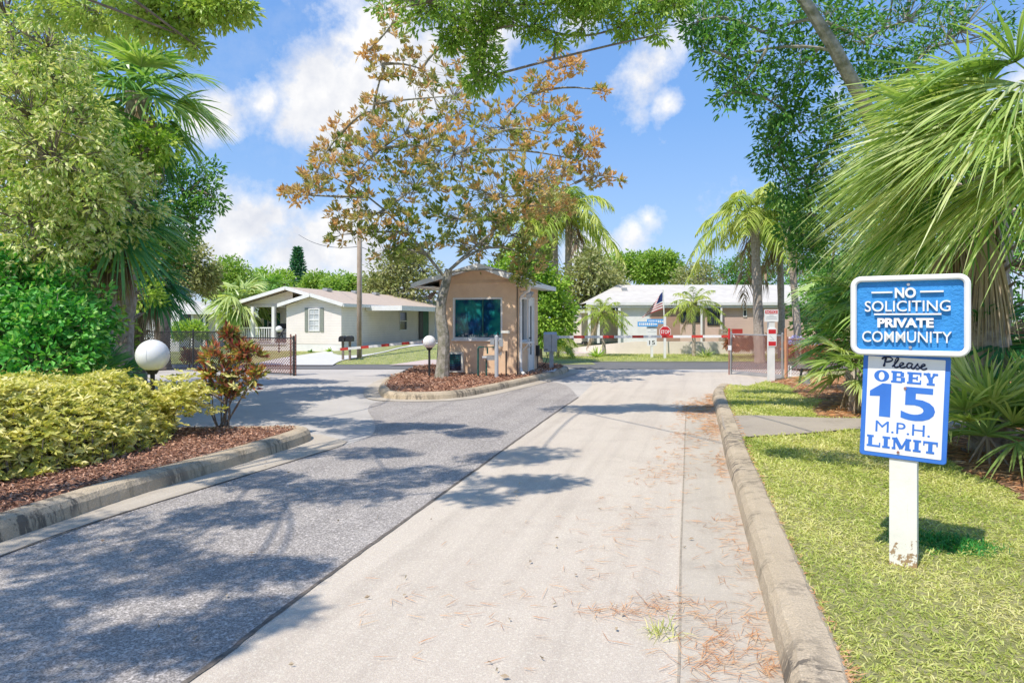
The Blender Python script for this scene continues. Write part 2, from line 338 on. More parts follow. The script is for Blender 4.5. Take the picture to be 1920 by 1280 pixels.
# ------------------------------------------------------------------ camera, sun, sky
cam_d = bpy.data.cameras.new('camera'); cam = bpy.data.objects.new('camera', cam_d); COL.objects.link(cam); sc.camera = cam
cam.location = (0, 0, H); cam.rotation_euler = (math.pi/2, 0, TH); cam_d.sensor_width = 36; cam_d.lens = 36*F/1920
cam_d.shift_y = -(640-HZ)/1920; cam_d.clip_end = 3000; cam_d.clip_start = .05
SUN_EL = math.radians(56)
sd = C(.62, .785); sd = sd/np.linalg.norm(sd)            # horizontal direction in which shadows fall
sun_from = np.array([-sd[0]*math.cos(SUN_EL), -sd[1]*math.cos(SUN_EL), math.sin(SUN_EL)])
sl = bpy.data.lights.new('sun', 'SUN'); sl.energy = 5.0; sl.angle = math.radians(.5); sl.color = (1, .94, .85)
so = bpy.data.objects.new('sun', sl); COL.objects.link(so); so.rotation_euler = Vector(sun_from).to_track_quat('Z', 'Y').to_euler()
w = bpy.data.worlds.new('World'); sc.world = w; w.use_nodes = True; nt = w.node_tree; bg = nt.nodes['Background']
sky = nn(nt, 'ShaderNodeTexSky', sky_type='NISHITA', sun_disc=False); sky.sun_elevation = SUN_EL
sky.sun_rotation = math.atan2(sun_from[0], sun_from[1]); sky.air_density = 1.0; sky.dust_density = .6; sky.ozone_density = 1.3
tc = nn(nt, 'ShaderNodeTexCoord'); vec = tc.outputs['Generated']
def vdist(px, py, r, sx=1):
    d = D(px, py, 1.0) - np.array([0, 0, H]); d /= np.linalg.norm(d)
    s = nn(nt, 'ShaderNodeVectorMath', operation='DISTANCE'); nt.links.new(vec, s.inputs[0]); s.inputs[1].default_value = tuple(d)
    m_ = nn(nt, 'ShaderNodeMapRange'); nt.links.new(s.outputs['Value'], m_.inputs[0]); m_.inputs[1].default_value = r; m_.inputs[2].default_value = 0; return m_.outputs[0]
acc = None
for px, py, r in [(700, 40, .17), (650, 150, .14), (760, 120, .15), (560, 205, .08), (500, 190, .05), (390, 215, .055), (640, 215, .07), (470, 430, .11), (560, 470, .15), (660, 470, .12), (420, 480, .10), (350, 500, .1),
                  (520, 400, .08), (600, 430, .09), (1200, 150, .085), (1250, 190, .05), (1185, 435, .05), (1120, 470, .06), (900, 60, .12), (1090, 30, .08), (1215, 410, .04), (-300, 300, .3), (2300, 150, .3), (-900, 100, .4), (2900, 300, .4)]:
    v = vdist(px, py, r)
    if acc is None: acc = v
    else:
        mx = nn(nt, 'ShaderNodeMath', operation='MAXIMUM'); nt.links.new(acc, mx.inputs[0]); nt.links.new(v, mx.inputs[1]); acc = mx.outputs[0]
n1 = noise(nt, 7, 9, vec, .62); n2 = noise(nt, 26, 6, vec, .6)
def madd(a, k, c):
    m_ = nn(nt, 'ShaderNodeMath', operation='MULTIPLY_ADD'); nt.links.new(a, m_.inputs[0]); m_.inputs[1].default_value = k
    if isinstance(c, (int, float)): m_.inputs[2].default_value = c
    else: nt.links.new(c, m_.inputs[2])
    return m_.outputs[0]
dens = madd(n1, 3.1, madd(acc, 1.0, -1.70)); dens = madd(n2, .5, dens)
mask = mrange(nt, dens, .36, .95)
wisp = mrange(nt, noise(nt, 3.2, 8, vec, .7), .52, .8, 0, .35)
n3 = noise(nt, 11, 7, vec, .6)
ccol = mixc(nt, mrange(nt, n3, .35, .62), (7.2, 7.5, 8.3), (10.2, 10.1, 10.0))
skyc = mixc(nt, 1.0, sky.outputs[0], (1.2, 1.3, 1.8), 'MULTIPLY')
sx = nn(nt, 'ShaderNodeSeparateXYZ'); nt.links.new(vec, sx.inputs[0])
grad = ramp(nt, [(0, (.62, .78, 1.0)), (.12, (.42, .67, 1.0)), (.28, (.25, .53, 1.0)), (.6, (.17, .41, .95))], sx.outputs[2])
skyc = mixc(nt, .7, skyc, mixc(nt, 1.0, grad, (9.2, 9.2, 9.2), 'MULTIPLY'))
c1 = mixc(nt, wisp, skyc, (7.5, 8.0, 9.0)); c2 = mixc(nt, mask, c1, ccol)
nt.links.new(c2, bg.inputs[0]); bg.inputs['Strength'].default_value = .105
w.cycles.sampling_method = 'MANUAL'; w.cycles.sample_map_resolution = 256
sc.view_settings.view_transform = 'Standard'; sc.view_settings.look = 'None'; sc.view_settings.exposure = 0
sc.cycles.max_bounces = 6; sc.cycles.diffuse_bounces = 3; sc.cycles.glossy_bounces = 2; sc.cycles.transmission_bounces = 4; sc.cycles.use_denoising = True
# ------------------------------------------------------------------ the setting
LZ = .12
tb = MB(); gx = np.linspace(-900, 900, 61); gx = np.sign(gx)*np.abs(gx)**1.0
X, Y = np.meshgrid(gx, gx); Z = np.full_like(X, -.06)
V = np.stack([X, Y, Z], -1).reshape(-1, 3); i = np.arange(60)[:, None]*61; j = np.arange(60)[None]
tb.add(V, np.stack([i+j, i+j+1, i+62+j, i+61+j], -1).reshape(-1, 4)); struct('ground', tb, 'terrain')
# entry drive: exit-side asphalt and entrance apron, then concrete lane, asphalt lane, gutters
sheet('exit_road', [C(-16, -4), C(9, -4), C(9, 22.4), C(-16, 22.4)], 'apron', 0.0)
kr = smoothline([G(1560, 1640), G(1478, 1330), G(1470, 1280), G(1432, 1130), G(1397, 1000), G(1378, 925), G(1362, 870), G(1352, 820), G(1343, 782), G(1336, 752), G(1337, 740), G(1346, 730)], 8)
joint = [G(-560, 1900), G(350, 1280), G(540, 1136), G(720, 1005), G(880, 890), G(960, 832), G(1040, 775), G(1085, 745)]
sheet('concrete_lane', joint + [G(1110, 722), G(1105, 697), G(1520, 697), G(1520, 728)] + [p for p in offset(kr, .1)][::-1], 'concrete', .004)
aleft = [G(-1500, 1660), G(-600, 1290), G(0, 1045), G(200, 973), G(420, 905), G(640, 837)]
sheet('asphalt_lane', aleft + list(smoothline([G(668, 828), G(700, 812), G(702, 790), G(690, 768), G(705, 755), G(760, 750), G(870, 746), G(960, 730), G(1020, 716), G(1060, 722), G(1085, 745)], 6)) + joint[::-1][1:], 'asphalt', .006)
jb = MB(); J = smoothline(joint, 14); w_ = .009 + rng.random(len(J))*.010
JL = offset(J, 1)-J
V = np.concatenate([J + JL*w_[:, None] + [0, 0, .009], J - JL*w_[::-1][:, None] + [0, 0, .009]]); n = len(J); i = np.arange(n-1)
jb.add(V, np.stack([i, i+1, i+1+n, i+n], 1)); A = smoothline(aleft, 14); n = len(A); AL = offset(A, 1)-A; i = np.arange(n-1)
w_ = .006 + rng.random(n)*.009
jb.add(np.concatenate([A + AL*w_[:, None] + [0, 0, .012], A - AL*w_[:, None] + [0, 0, .012]]), np.stack([i, i+1, i+1+n, i+n], 1))
jm2 = pm('joint_sand', (.30, .25, .19), (.42, .36, .28), 30, .9)
struct('road_joint', jb, pm('joint_tar', (.10, .085, .07), (.20, .17, .14), 30, .9)); jb = MB()
g2 = smoothline([G(1240, 1620), G(1272, 1280), G(1275, 1100), G(1277, 1020), G(1283, 860), G(1285, 795), G(1288, 760)], 10); n = len(g2); GL = offset(g2, 1)-g2; i = np.arange(n-1)
jb.add(np.concatenate([g2 + GL*.006 + [0, 0, .0125], g2 - GL*.006 + [0, 0, .0125]]), np.stack([i, i+1, i+1+n, i+n], 1))
struct('road_joint', jb, jm2)
sheet('gutter', list(g2) + list(offset(kr, .03))[::-1][6:], 'gutter', .008)
mk = smoothline([G(-1500, 1560), G(-260, 1110), G(0, 1019), G(95, 986), G(225, 941), G(350, 902), G(450, 872), G(560, 836), G(584, 824), G(572, 818), G(540, 817), G(400, 819), G(150, 822), G(-300, 824)], 8)
sheet('gutter', [G(-1500, 1660), G(-600, 1290), G(0, 1045), G(200, 973), G(420, 905), G(640, 837), G(652, 828), G(600, 815)] + list(offset(mk, -.05))[::-1][20:], 'gutter', .010)
kerb('kerb', kr, h=.15, w=.245, flip=-1 if False else 1)
kerb('kerb', mk, h=.16, w=.24, flip=-1)
sheet('mulch_bed', list(offset(mk, -.2)), 'mulch', .145)
isl = smoothline([G(712, 740), G(728, 748), G(800, 750), G(870, 745), G(940, 731), G(1000, 717), G(1045, 705), G(1062, 699), G(1064, 694), G(1030, 689), G(900, 689), G(790, 693), G(735, 712), G(712, 728)], 7, True)
kerb('kerb', isl, True, h=.15, w=.22, flip=-1)
sheet('gutter', list(offset(isl, .32, True)), 'gutter', .013)
sheet('mulch_bed', list(offset(isl, -.17, True)), 'mulch', .14)
sheet('concrete_slab', [G(975, 700, .15), G(1040, 697, .15), G(1045, 691, .15), G(985, 691, .15)], 'drive', .155)
# right lawn with path
lawn_edge = list(offset(kr, .22))
lawn = lawn_edge + [G(1400, 724, LZ), G(1440, 713, LZ), G(1500, 706, LZ), G(1600, 703, LZ), C(16, 17.4), C(16, -4)]
sheet('lawn', lawn, 'lawn', LZ)
path = [G(1366, 818, LZ), G(1355, 800, LZ), G(1353, 781, LZ), G(1420, 780, LZ), G(1550, 785, LZ), G(1900, 788, LZ), G(1900, 806, LZ), G(1700, 806, LZ), G(1600, 806, LZ), G(1500, 815, LZ), G(1400, 821, LZ)]
sheet('path', path, 'walk', LZ+.018)
bed1 = [G(1440, 716, LZ), G(1500, 708, LZ), G(1700, 705, LZ), G(1900, 700, LZ), G(2200, 740, LZ), G(1900, 780, LZ), G(1620, 784, LZ), G(1560, 783, LZ), G(1525, 770, LZ), G(1545, 752, LZ), G(1500, 742, LZ), G(1470, 722, LZ)]
bed2 = [G(1790, 806, LZ), G(1900, 790, LZ), G(2300, 780, LZ), G(2500, 900, LZ), G(2300, 1040, LZ), G(1990, 965, LZ), G(1900, 925, LZ), G(1830, 890, LZ), G(1778, 862, LZ), G(1765, 830, LZ)]
def wob(P, a=.06):
    P = smoothline(P, 6, True); P[:, :2] += rng.normal(size=(len(P), 2))*a; return list(P)
b1 = wob(bed1); b2 = wob(bed2)
sheet('pine_straw_bed', b1, 'straw', LZ+.006); sheet('pine_straw_bed', b2, 'straw', LZ+.010)
# cross street, far verge, driveways
sheet('street', [C(-60, 22.2), C(-6, 22.2), C(2, 22.2), C(60, 22.9), C(60, 26.3), C(2, 25.9), C(-8, 24.6), C(-60, 24.3)], 'street', .012)
def tri_sheet(name, P, mat, dz=0):
    P = [np.array(p) + [0, 0, dz] for p in P]; b = MB(); n = len(P)//2
    V = np.array(P); i = np.arange(n-1); b.add(V, np.stack([2*i, 2*i+1, 2*i+3, 2*i+2], 1)); return struct(name, b, mat)
# left yard rises gently toward the house
def sst(x): x = np.clip(x, 0, 1); return x*x*(3-2*x)
def yz(cx, cz): return float(.02 + .36*sst((cz-24.4)/8)*(.36+.64*sst((cx+9)/3.5))*(1-sst((cx-.5)/2)))
def GY(px, py, dz=0):
    z = .1
    for _ in range(30):
        cz = F*(H-z)/(py-HZ); z = .5*z+.5*(yz((px-960)/F*cz, cz)+dz)
    return C((px-960)/F*cz, cz, z)
def PY(px, cz): cx = (px-960)/F*cz; return C(cx, cz, yz(cx, cz))
lb = MB(); cxs = np.concatenate([[-60, -30], np.linspace(-16, 3, 39)]); czs = np.concatenate([np.linspace(24.35, 34, 30), [45, 70]])
V = np.array([C(x, z, yz(x, z)) for z in czs for x in cxs]); n = len(cxs); i = np.arange(len(czs)-1)[:, None]*n; j = np.arange(n-1)[None]
lb.add(V, np.stack([i+j, i+j+1, i+n+j+1, i+n+j], -1).reshape(-1, 4)); struct('lawn', lb, 'terrain', smooth=True)
def ribbon(name, L, R, mat, dz=.02, per=10):
    L = smoothline([GY(*p, dz) for p in L], per); R = smoothline([GY(*p, dz) for p in R], per); V = np.concatenate([L, R]); n = len(L); i = np.arange(n-1)
    return struct(name, MB().add(V, np.stack([i, i+n, i+n+1, i+1], 1)), mat, smooth=True)
ribbon('driveway', [(470, 684), (520, 672), (600, 660), (660, 650), (720, 644), (800, 639.5)], [(624, 684), (640, 676), (680, 668), (720, 660), (765, 650), (830, 643)], 'drive', .025)
ribbon('driveway', [(730, 684), (750, 681), (800, 674)], [(850, 684), (860, 681), (880, 674)], 'pinkdrive', .025)
# ------------------------------------------------------------------ front sign on its white post
def rrect(mb, x0, x1, z0, z1, r, y0, y1, mi=0, n=6):
    cs = [(x1-r, z1-r, 0), (x0+r, z1-r, 90), (x0+r, z0+r, 180), (x1-r, z0+r, 270)]
    P = [(cx+r*math.cos(math.radians(a0+90*k/n)), cz+r*math.sin(math.radians(a0+90*k/n))) for cx, cz, a0 in cs for k in range(n+1)]
    m_ = len(P); e = min(.012, abs(y1-y0)*.4)
    def ring(y, ins): return [(x + (ins if x < (x0+x1)/2 else -ins), y, z + (ins if z < (z0+z1)/2 else -ins)) for x, z in P]
    V = ring(y0, e) + ring(y0+e, 0) + ring(y1, 0); i = np.arange(m_); j = (i+1) % m_
    b = mb.n; mb.add(V, np.concatenate([np.stack([i+k*m_, j+k*m_, j+(k+1)*m_, i+(k+1)*m_], 1) for k in (0, 1)]), mi=mi)
    mb.big.append(np.arange(m_)[::-1]+b); mb.mbig.append(mi); mb.big.append(np.arange(m_)+b+2*m_); mb.mbig.append(mi); return P
def rframe(mb, x0, x1, z0, z1, r, wd, y0, y1, mi=0, n=6):
    def P(ins, rr):
        a, b_, c, d = x0+ins, x1-ins, z0+ins, z1-ins
        cs = [(b_-rr, d-rr, 0), (a+rr, d-rr, 90), (a+rr, c+rr, 180), (b_-rr, c+rr, 270)]
        return [(cx+rr*math.cos(math.radians(a0+90*k/n)), cz+rr*math.sin(math.radians(a0+90*k/n))) for cx, cz, a0 in cs for k in range(n+1)]
    e = min(.008, wd*.25)
    rings = [[(x, y1, z) for x, z in P(0, r)], [(x, y0+e, z) for x, z in P(0, r)], [(x, y0, z) for x, z in P(e, r-e)],
             [(x, y0, z) for x, z in P(wd-e, max(r-wd+e, .005))], [(x, y0+e, z) for x, z in P(wd, max(r-wd, .004))], [(x, y1, z) for x, z in P(wd, max(r-wd, .004))]]
    m_ = len(rings[0]); i = np.arange(m_); j = (i+1) % m_; V = sum(rings, [])
    mb.add(V, np.concatenate([np.stack([i+k*m_, j+k*m_, j+((k+1) % 6)*m_, i+((k+1) % 6)*m_], 1) for k in range(6)]), mi=mi)
pz = 4.12; base = G(1695, 1062, LZ)
cz0 = F*(H-LZ)/462; S_ = F/cz0                                   # px per metre at the post
sp = thing('sign_post', 'white post carrying a blue no soliciting board above a 15 mph board', 'sign', base, TH-math.radians(34))
k = 1/S_
X = lambda px: (px-1695)*k/1.15
Zz = lambda py: H - (py-HZ)*k - LZ
b = MB(); b.box(X(1667), X(1667)+.145, 0.0, .145, -.1, Zz(560), 0)
m, nt_, bb, oo = mat_new('peeling_post_paint')
g_ = nn(nt_, 'ShaderNodeTexCoord'); s_ = nn(nt_, 'ShaderNodeSeparateXYZ'); nt_.links.new(g_.outputs['Object'], s_.inputs[0])
hh = mrange(nt_, s_.outputs[2], .0, .30, .14, -.16); nz = noise(nt_, 16, 7, g_.outputs['Object'], .7)
sm = nn(nt_, 'ShaderNodeMath', operation='ADD'); nt_.links.new(hh, sm.inputs[0]); nt_.links.new(nz, sm.inputs[1])
pc = mixc(nt_, mrange(nt_, noise(nt_, 5, 6), .45, .7, 0, .35), (.80, .78, .70), (.66, .63, .50))
pc = mixc(nt_, mrange(nt_, sm.outputs[0], .575, .60), pc, mixc(nt_, noise(nt_, 30, 4), (.46, .31, .17), (.24, .15, .08)))
pc = mixc(nt_, mrange(nt_, noise(nt_, 1, 5, scaled(nt_, (60, 60, 2))), .66, .72, 0, .5), pc, (.45, .40, .30))
nt_.links.new(pc, bb.inputs['Base Color']); bb.inputs['Roughness'].default_value = .6; bump(nt_, sm.outputs[0], bb, .3, .01)
M['post'] = m; b.build('post', 'post', sp)
# blue board (slightly tilted clockwise, as it hangs in place)
bo = MB(); x0, x1, z1, z0 = X(1594), X(1815), Zz(517), Zz(666); rframe(bo, x0, x1, z0, z1, .06, .033, -.075, -.012)
board = bo.build('notice_board', 'white', sp); board['label'] = 'blue board reading NO SOLICITING PRIVATE COMMUNITY'
b = MB(); rrect(b, x0+.02, x1-.02, z0+.02, z1-.02, .04, -.046, -.014); b.build('panel', 'signblue', board)
b = MB(); xc = (x0+x1)/2; y_ = -.045; dp = .020
fx = lambda px: X(px); row = lambda py: Zz(py)
put_text(b, 'NO', X(1699), row(549.5), .109, .062, y_, dp, .035)
put_text(b, 'SOLICITING', X(1701), row(574), .44, .064, y_, dp, .004)
put_text(b, 'PRIVATE', X(1698.5), row(605), .29, .057, y_, dp, .045)
put_text(b, 'COMMUNITY', X(1699.5), row(631), .46, .066, y_, dp, .004)
for a, c, r_ in ((1635, 1675, 548), (1726, 1768, 548), (1640, 1764, 589)): b.box(X(a), X(c), y_-dp, y_, row(r_)-.005, row(r_)+.005)
b.build('lettering', 'white', board)
b = MB()
for xx, zz in ((xc+.0, z1-.055), (xc+.01, z0+.05)): b.tube([(xx, -.047, zz), (xx, -.058, zz)], .009, 8)
b.build('bolt', 'galv', board)
# white speed board below, skewed
rot = math.radians(-2.2)
def sk(V, c=(X(1694), 0, Zz(762))):
    V = np.asarray(V, float)-c; x = V[:, 0]*math.cos(rot)-V[:, 2]*math.sin(rot); z = V[:, 0]*math.sin(rot)+V[:, 2]*math.cos(rot)
    return np.stack([x, V[:, 1], z], 1)
sb_e = bpy.data.objects.new('speed_limit_board', None)
def skb(mb): mb.v = [sk(v) + np.array([X(1694), 0, Zz(762)]) for v in mb.v]; return mb
a0, a1, c1_, c0_ = X(1613.5), X(1776.5), Zz(663), Zz(861)
b = MB(); rrect(b, a0, a1, c0_, c1_, .018, -.011, -.004); sboard = skb(b).build('speed_limit_board', 'printblue', sp)
sboard['label'] = 'white and blue board reading Please OBEY 15 M.P.H. LIMIT'
b = MB(); rrect(b, a0+.026, a1-.026, c0_+.026, c1_-.024, .006, -.0135, -.0105); skb(b).build('face', 'signwhite', sboard)
def serif_word(mb, word, x0, x1, z0, z1, y):
    n = len(word); cw = {'I': .55, 'M': 1.35, 'O': 1.1}
    tot_ = sum(cw.get(c, 1) for c in word) + .14*(n-1); u = (x1-x0)/tot_; x = x0; h = z1-z0
    lay = [0]
    def bx(a, b_, c, d): lay[0] += 1; mb.box(a, b_, y-.0012-.00008*lay[0], y, c, d)
    for ch in word:
        w_ = cw.get(ch, 1)*u; st = .30*u; t = .17*h; s = .10*u
        if ch == 'O':
            a = np.linspace(0, 2*np.pi, 29)[:-1]; P_ = [(x+w_/2+w_/2*math.cos(q), y-.0012, z0+h/2+h/2*math.sin(q)) for q in a]; Q = [(x+w_/2+w_*.19*math.cos(q), y-.0012, z0+h/2+h*.36*math.sin(q)) for q in a]
            i = np.arange(28); j = (i+1) % 28; mb.add(P_+Q, np.stack([i, j, j+28, i+28], 1))
        elif ch in 'BELIP':
            bx(x+s, x+s+st, z0, z1)
            if ch == 'I': bx(x, x+w_, z1-t, z1); bx(x, x+w_, z0, z0+t)
            if ch == 'L': bx(x, x+s*2+st, z1-t, z1); bx(x, x+w_, z0, z0+t); bx(x+w_-s, x+w_, z0, z0+h*.40)
            if ch == 'E':
                bx(x, x+w_, z1-t, z1); bx(x, x+w_, z0, z0+t); bx(x+w_-s, x+w_, z0, z0+h*.36); bx(x+w_-s, x+w_, z1-h*.34, z1); bx(x+s, x+w_*.72, z0+h*.43, z0+h*.57); bx(x+w_*.66, x+w_*.76, z0+h*.33, z0+h*.68)
            if ch == 'B':
                bx(x, x+w_*.78, z1-t, z1); bx(x, x+w_*.80, z0, z0+t); bx(x+s, x+w_*.74, z0+h*.44, z0+h*.58)
                bx(x+w_*.66, x+w_*.92, z0+h*.54, z1-t*.5); bx(x+w_*.70, x+w_, z0+t*.5, z0+h*.48)
        elif ch == 'Y':
            for p, q in (((x+w_*.24, z1), (x+w_*.5, z0+h*.42)), ((x+w_*.80, z1), (x+w_*.5, z0+h*.42))):
                lay[0] += 1; mb.bar((p[0], y-.0006-.00008*lay[0], p[1]), (q[0], y-.0006-.00008*lay[0], q[1]), st*.85 if p[0] < x+w_/2 else st*.5, .0012, up=(0, 1, 0))
            bx(x+w_*.36, x+w_*.36+st, z0, z0+h*.5); bx(x, x+w_*.48, z1-t, z1); bx(x+w_*.62, x+w_, z1-t, z1); bx(x+w_*.24, x+w_*.80, z0, z0+t)
        elif ch == 'M':
            bx(x+s, x+s+st*.5, z0, z1); bx(x+w_-s-st, x+w_-s, z0, z1); bx(x, x+st*.9, z0, z0+t); bx(x+w_-st*1.4, x+w_, z0, z0+t); bx(x, x+st, z1-t, z1); bx(x+w_-st*1.2, x+w_, z1-t, z1)
            for p, q, k_ in (((x+s+st*.4, z1), (x+w_*.5, z0+h*.1), .9), ((x+w_-s-st*.6, z1), (x+w_*.5, z0+h*.1), .5)):
                lay[0] += 1; mb.bar((p[0], y-.0006-.00008*lay[0], p[1]), (q[0], y-.0006-.00008*lay[0], q[1]), st*k_, .0012, up=(0, 1, 0))
        elif ch == 'T':
            bx(x+w_*.5-st/2, x+w_*.5+st/2, z0, z1); bx(x, x+w_, z1-t, z1); bx(x, x+s, z1-h*.36, z1); bx(x+w_-s, x+w_, z1-h*.36, z1); bx(x+w_*.22, x+w_*.78, z0, z0+t)
        x += w_ + .14*u
yt = -.0137; b = MB()
serif_word(b, 'OBEY', X(1636), X(1755), Zz(718), Zz(696), yt)
serif_word(b, 'LIMIT', X(1627), X(1760), Zz(843), Zz(821), yt)
q0, q1, q2, q3 = X(1629), X(1670), Zz(784), Zz(721); qs = .060
for P_ in ([(q1-qs, q2), (q1, q2), (q1, q3), (q1-qs, q3-.045)], [(q1-qs, q3-.045), (q1, q3), (q1-qs*.8, q3)], [(q0, q3-.050), (q1-qs, q3-.078), (q1-qs, q3-.045), (q1-qs*.8, q3)], [(q0, q3-.082), (q1-qs, q3-.078), (q0, q3-.050)]): b.poly([(x, yt-.0014, z) for x, z in P_])
put_text(b, '5', X(1721), Zz(755), .175, .200, yt, .0014, .022)
put_text(b, 'M.P.H.', X(1694), Zz(803), .285, .068, yt, .0014, 0)
skb(b).build('lettering', 'printblue', sboard)
b = MB()     # brush script "Please"
def stroke(P, r=.0042):
    P = [np.array((X(1692)+(u_-.5)*.235, -.0150, Zz(681)+(v_-.52)*.064)) for u_, v_ in P]; q = smoothline(P, 6); b.tube(q, r*(1+.25*np.sin(np.linspace(0, 9, len(q)))), 5)
stroke([(.09, .95), (.07, .55), (.05, .12)], .0055); stroke([(.0, .80), (.05, .98), (.17, 1.02), (.24, .85), (.19, .64), (.08, .56)], .0048)
stroke([(.24, .14), (.33, .60), (.37, .95), (.33, .98), (.29, .6), (.29, .2), (.33, .10), (.39, .2)])
stroke([(.39, .2), (.46, .38), (.49, .52), (.44, .58), (.40, .35), (.43, .12), (.50, .14), (.54, .24)])
stroke([(.68, .55), (.60, .56), (.56, .30), (.60, .12), (.66, .30), (.69, .55), (.66, .2), (.71, .10), (.74, .22)])
stroke([(.74, .22), (.80, .56), (.79, .48), (.84, .26), (.81, .10), (.76, .14)])
stroke([(.85, .16), (.90, .34), (.96, .48), (.92, .58), (.87, .36), (.90, .10), (.97, .12), (1.0, .22)])
skb(b).build('script_lettering', 'navy', sboard)
b = MB()
for xx, zz in ((X(1696), Zz(727)), (X(1688), Zz(848))): b.tube([(xx, -.012, zz), (xx, -.020, zz)], .008, 8)
skb(b).build('bolt', 'rust', sboard)
# ------------------------------------------------------------------ gatehouse
W2 = C(.17, 18.0); gh = thing('gatehouse', 'small tan stucco gatehouse with gabled roof and a wide teal window', 'gatehouse', W2, 0)
z0 = .14; gw = 2.22; gd = 2.25; eh = 2.66; rh = 3.02; half = gw/2; ov = .46
b = MB()
def wallpoly(mb, pts): mb.poly(pts)
# walls with openings: front (y=0) has a window hole, right side (x=0) has pass-through + door
wx0, wx1, wz0, wz1 = -1.83, -.44, 1.09, 2.20
for a, c, d, e in ((-gw, wx0, z0, eh), (wx1, 0, z0, eh), (wx0, wx1, z0, wz0), (wx0, wx1, wz1, eh)): b.box(a, c, 0, .14, d, e)
xm = -half+.12; x_l, x_r = -gw-.53, .32; zl = 2.60; zr_ = rh+.06
zat = lambda x: zr_ - (zr_-zl)*((x-xm)/(x_r-xm) if x > xm else (xm-x)/(xm-x_l)) - .074
b.poly([(-gw, 0, eh), (0, 0, eh), (0, 0, zat(0)), (xm, 0, zat(xm)), (-gw, 0, zat(-gw))]); b.poly([(0, gd, eh), (-gw, gd, eh), (-gw, gd, zat(-gw)), (xm, gd, zat(xm)), (0, gd, zat(0))])
b.box(-gw, -gw+.14, .001, gd-.001, eh, zat(-gw)); b.box(-.14, 0, .001, gd-.001, eh, zat(0))
b.box(-gw, -gw+.14, .14, gd-.14, z0, eh); b.box(-gw, 0, gd-.14, gd, z0, eh)
for a, c, d, e in ((.14, .30, z0, eh), (.92, 1.0, z0, eh), (1.68, gd-.14, z0, eh), (.30, .92, z0, 1.02), (.30, .92, 2.22, eh), (1.0, 1.68, 2.24, eh)): b.box(-.14, 0, a, c, d, e)
b.build('wall', 'stucco', gh)
b = MB(); b.box(-gw-.003, .003, -.012, .0, eh-.07, eh-.055); b.build('band', 'stucco', gh)
rf = MB(); y0, y1 = -.42, gd+.5; dz = .07
for s_, xe in ((-1, x_l), (1, x_r)):
    V = [(xm, y0, rh+.06), (xe, y0, zl), (xe, y1, zl), (xm, y1, rh+.06)]; V2 = [(x, y, z-dz) for x, y, z in V]
    rf.add(V+V2, [(0, 1, 2, 3) if s_ < 0 else (3, 2, 1, 0), (7, 6, 5, 4), (0, 4, 5, 1), (1, 5, 6, 2), (2, 6, 7, 3)])
roof = rf.build('roof', 'roofwhite', gh)
b = MB()
for s_, xe in ((-1, x_l-.01), (1, x_r+.01)): b.bar((xm, y0-.016, rh+.012), (xe, y0-.016, zl-.05), .028, .125)
b.box(xm-.04, xm+.04, y0-.033, y0-.031, rh-.05, rh+.06); b.build('fascia', 'white', roof)
b = MB()
for xe in (x_l-.07, x_r+.07): b.box(xe-.055, xe+.055, y0-.02, y1, zl-.13, zl-.012)
b.build('gutter', 'white', roof)
b = MB(); b.box(.01, x_r-.02, -.40, y1-.02, zl-.115, zl-.10); b.box(x_l+.02, -gw-.01, -.40, y1-.02, zl-.115, zl-.10); b.build('soffit', 'white', roof)
b = MB(); b.tube(smoothline([(x_r+.05, -.30, zl-.12), (x_r+.03, -.28, zl-.24), (.2, -.12, zl-.30), (.05, .055, zl-.42), (.045, .06, zl-.6)], 5), .038, 8)
b.tube([(.045, .06, zl-.6), (.045, .06, .32)], .040, 8); b.tube([(.045, .06, .33), (.09, -.02, .24), (.20, -.14, .19)], .042, 8); b.build('downspout', 'white', gh)
b = MB(); b.tube(smoothline([(-.03, -.012, 1.0), (-.03, -.012, 2.3), (-.02, -.02, 2.5), (.12, -.1, 2.45)], 4), .012, 6); b.tube([(-.03, -.012, z0), (-.03, -.012, 1.0)], .013, 6); b.build('conduit', 'black', gh)
# windows
wn = MB(); t = .045
for a, c, d, e in ((wx0, wx1, wz0, wz0+t), (wx0, wx1, wz1-t, wz1), (wx0, wx0+t, wz0+t, wz1-t), (wx1-t, wx1, wz0+t, wz1-t)): wn.box(a, c, -.012, .1, d, e)
win = wn.build('window', 'white', gh)
b = MB(); b.box(wx0+t, wx1-t, .05, .056, wz0+t, wz1-t); b.build('pane', 'tint', win)
b = MB(); xm_ = wx0+.83; b.box(xm_-.018, xm_+.018, .03, .048, wz0+t, wz1-t); b.build('mullion', 'darkgreen', win)
b = MB(); b.box(wx0-.03, wx1+.03, -.05, -.012, wz0-.05, wz0-.003); b.build('sill', 'white', win)
b = MB()
for i in range(26):
    x = U(wx0+.08, wx1-.1); b.box(x, x+U(.02, .09), .025+.0004*i, .045, wz0+t+.001, wz0+t+U(.03, .13))
b.box(wx0+.06, wx1-.06, .024, .0245, wz0+t+.0005, wz0+t+.02); b.build('desk_clutter', pm('desk_items', (.02, .05, .06), (.22, .26, .28), 14, .6), win)
# low boxed air conditioner / screen
b = MB(); b.box(-gw+.05, -1.52, -.10, 0.02, z0+.06, z0+.60); ac = b.build('air_conditioner', 'white_old', gh)
b = MB(); b.box(-gw+.10, -1.57, -.115, -.101, z0+.11, z0+.55); b.build('screen', 'tint', ac)
b = MB()
for z in np.linspace(z0+.14, z0+.52, 9): b.box(-gw+.10, -1.57, -.125, -.117, z, z+.014)
b.build('grille', 'black', ac)
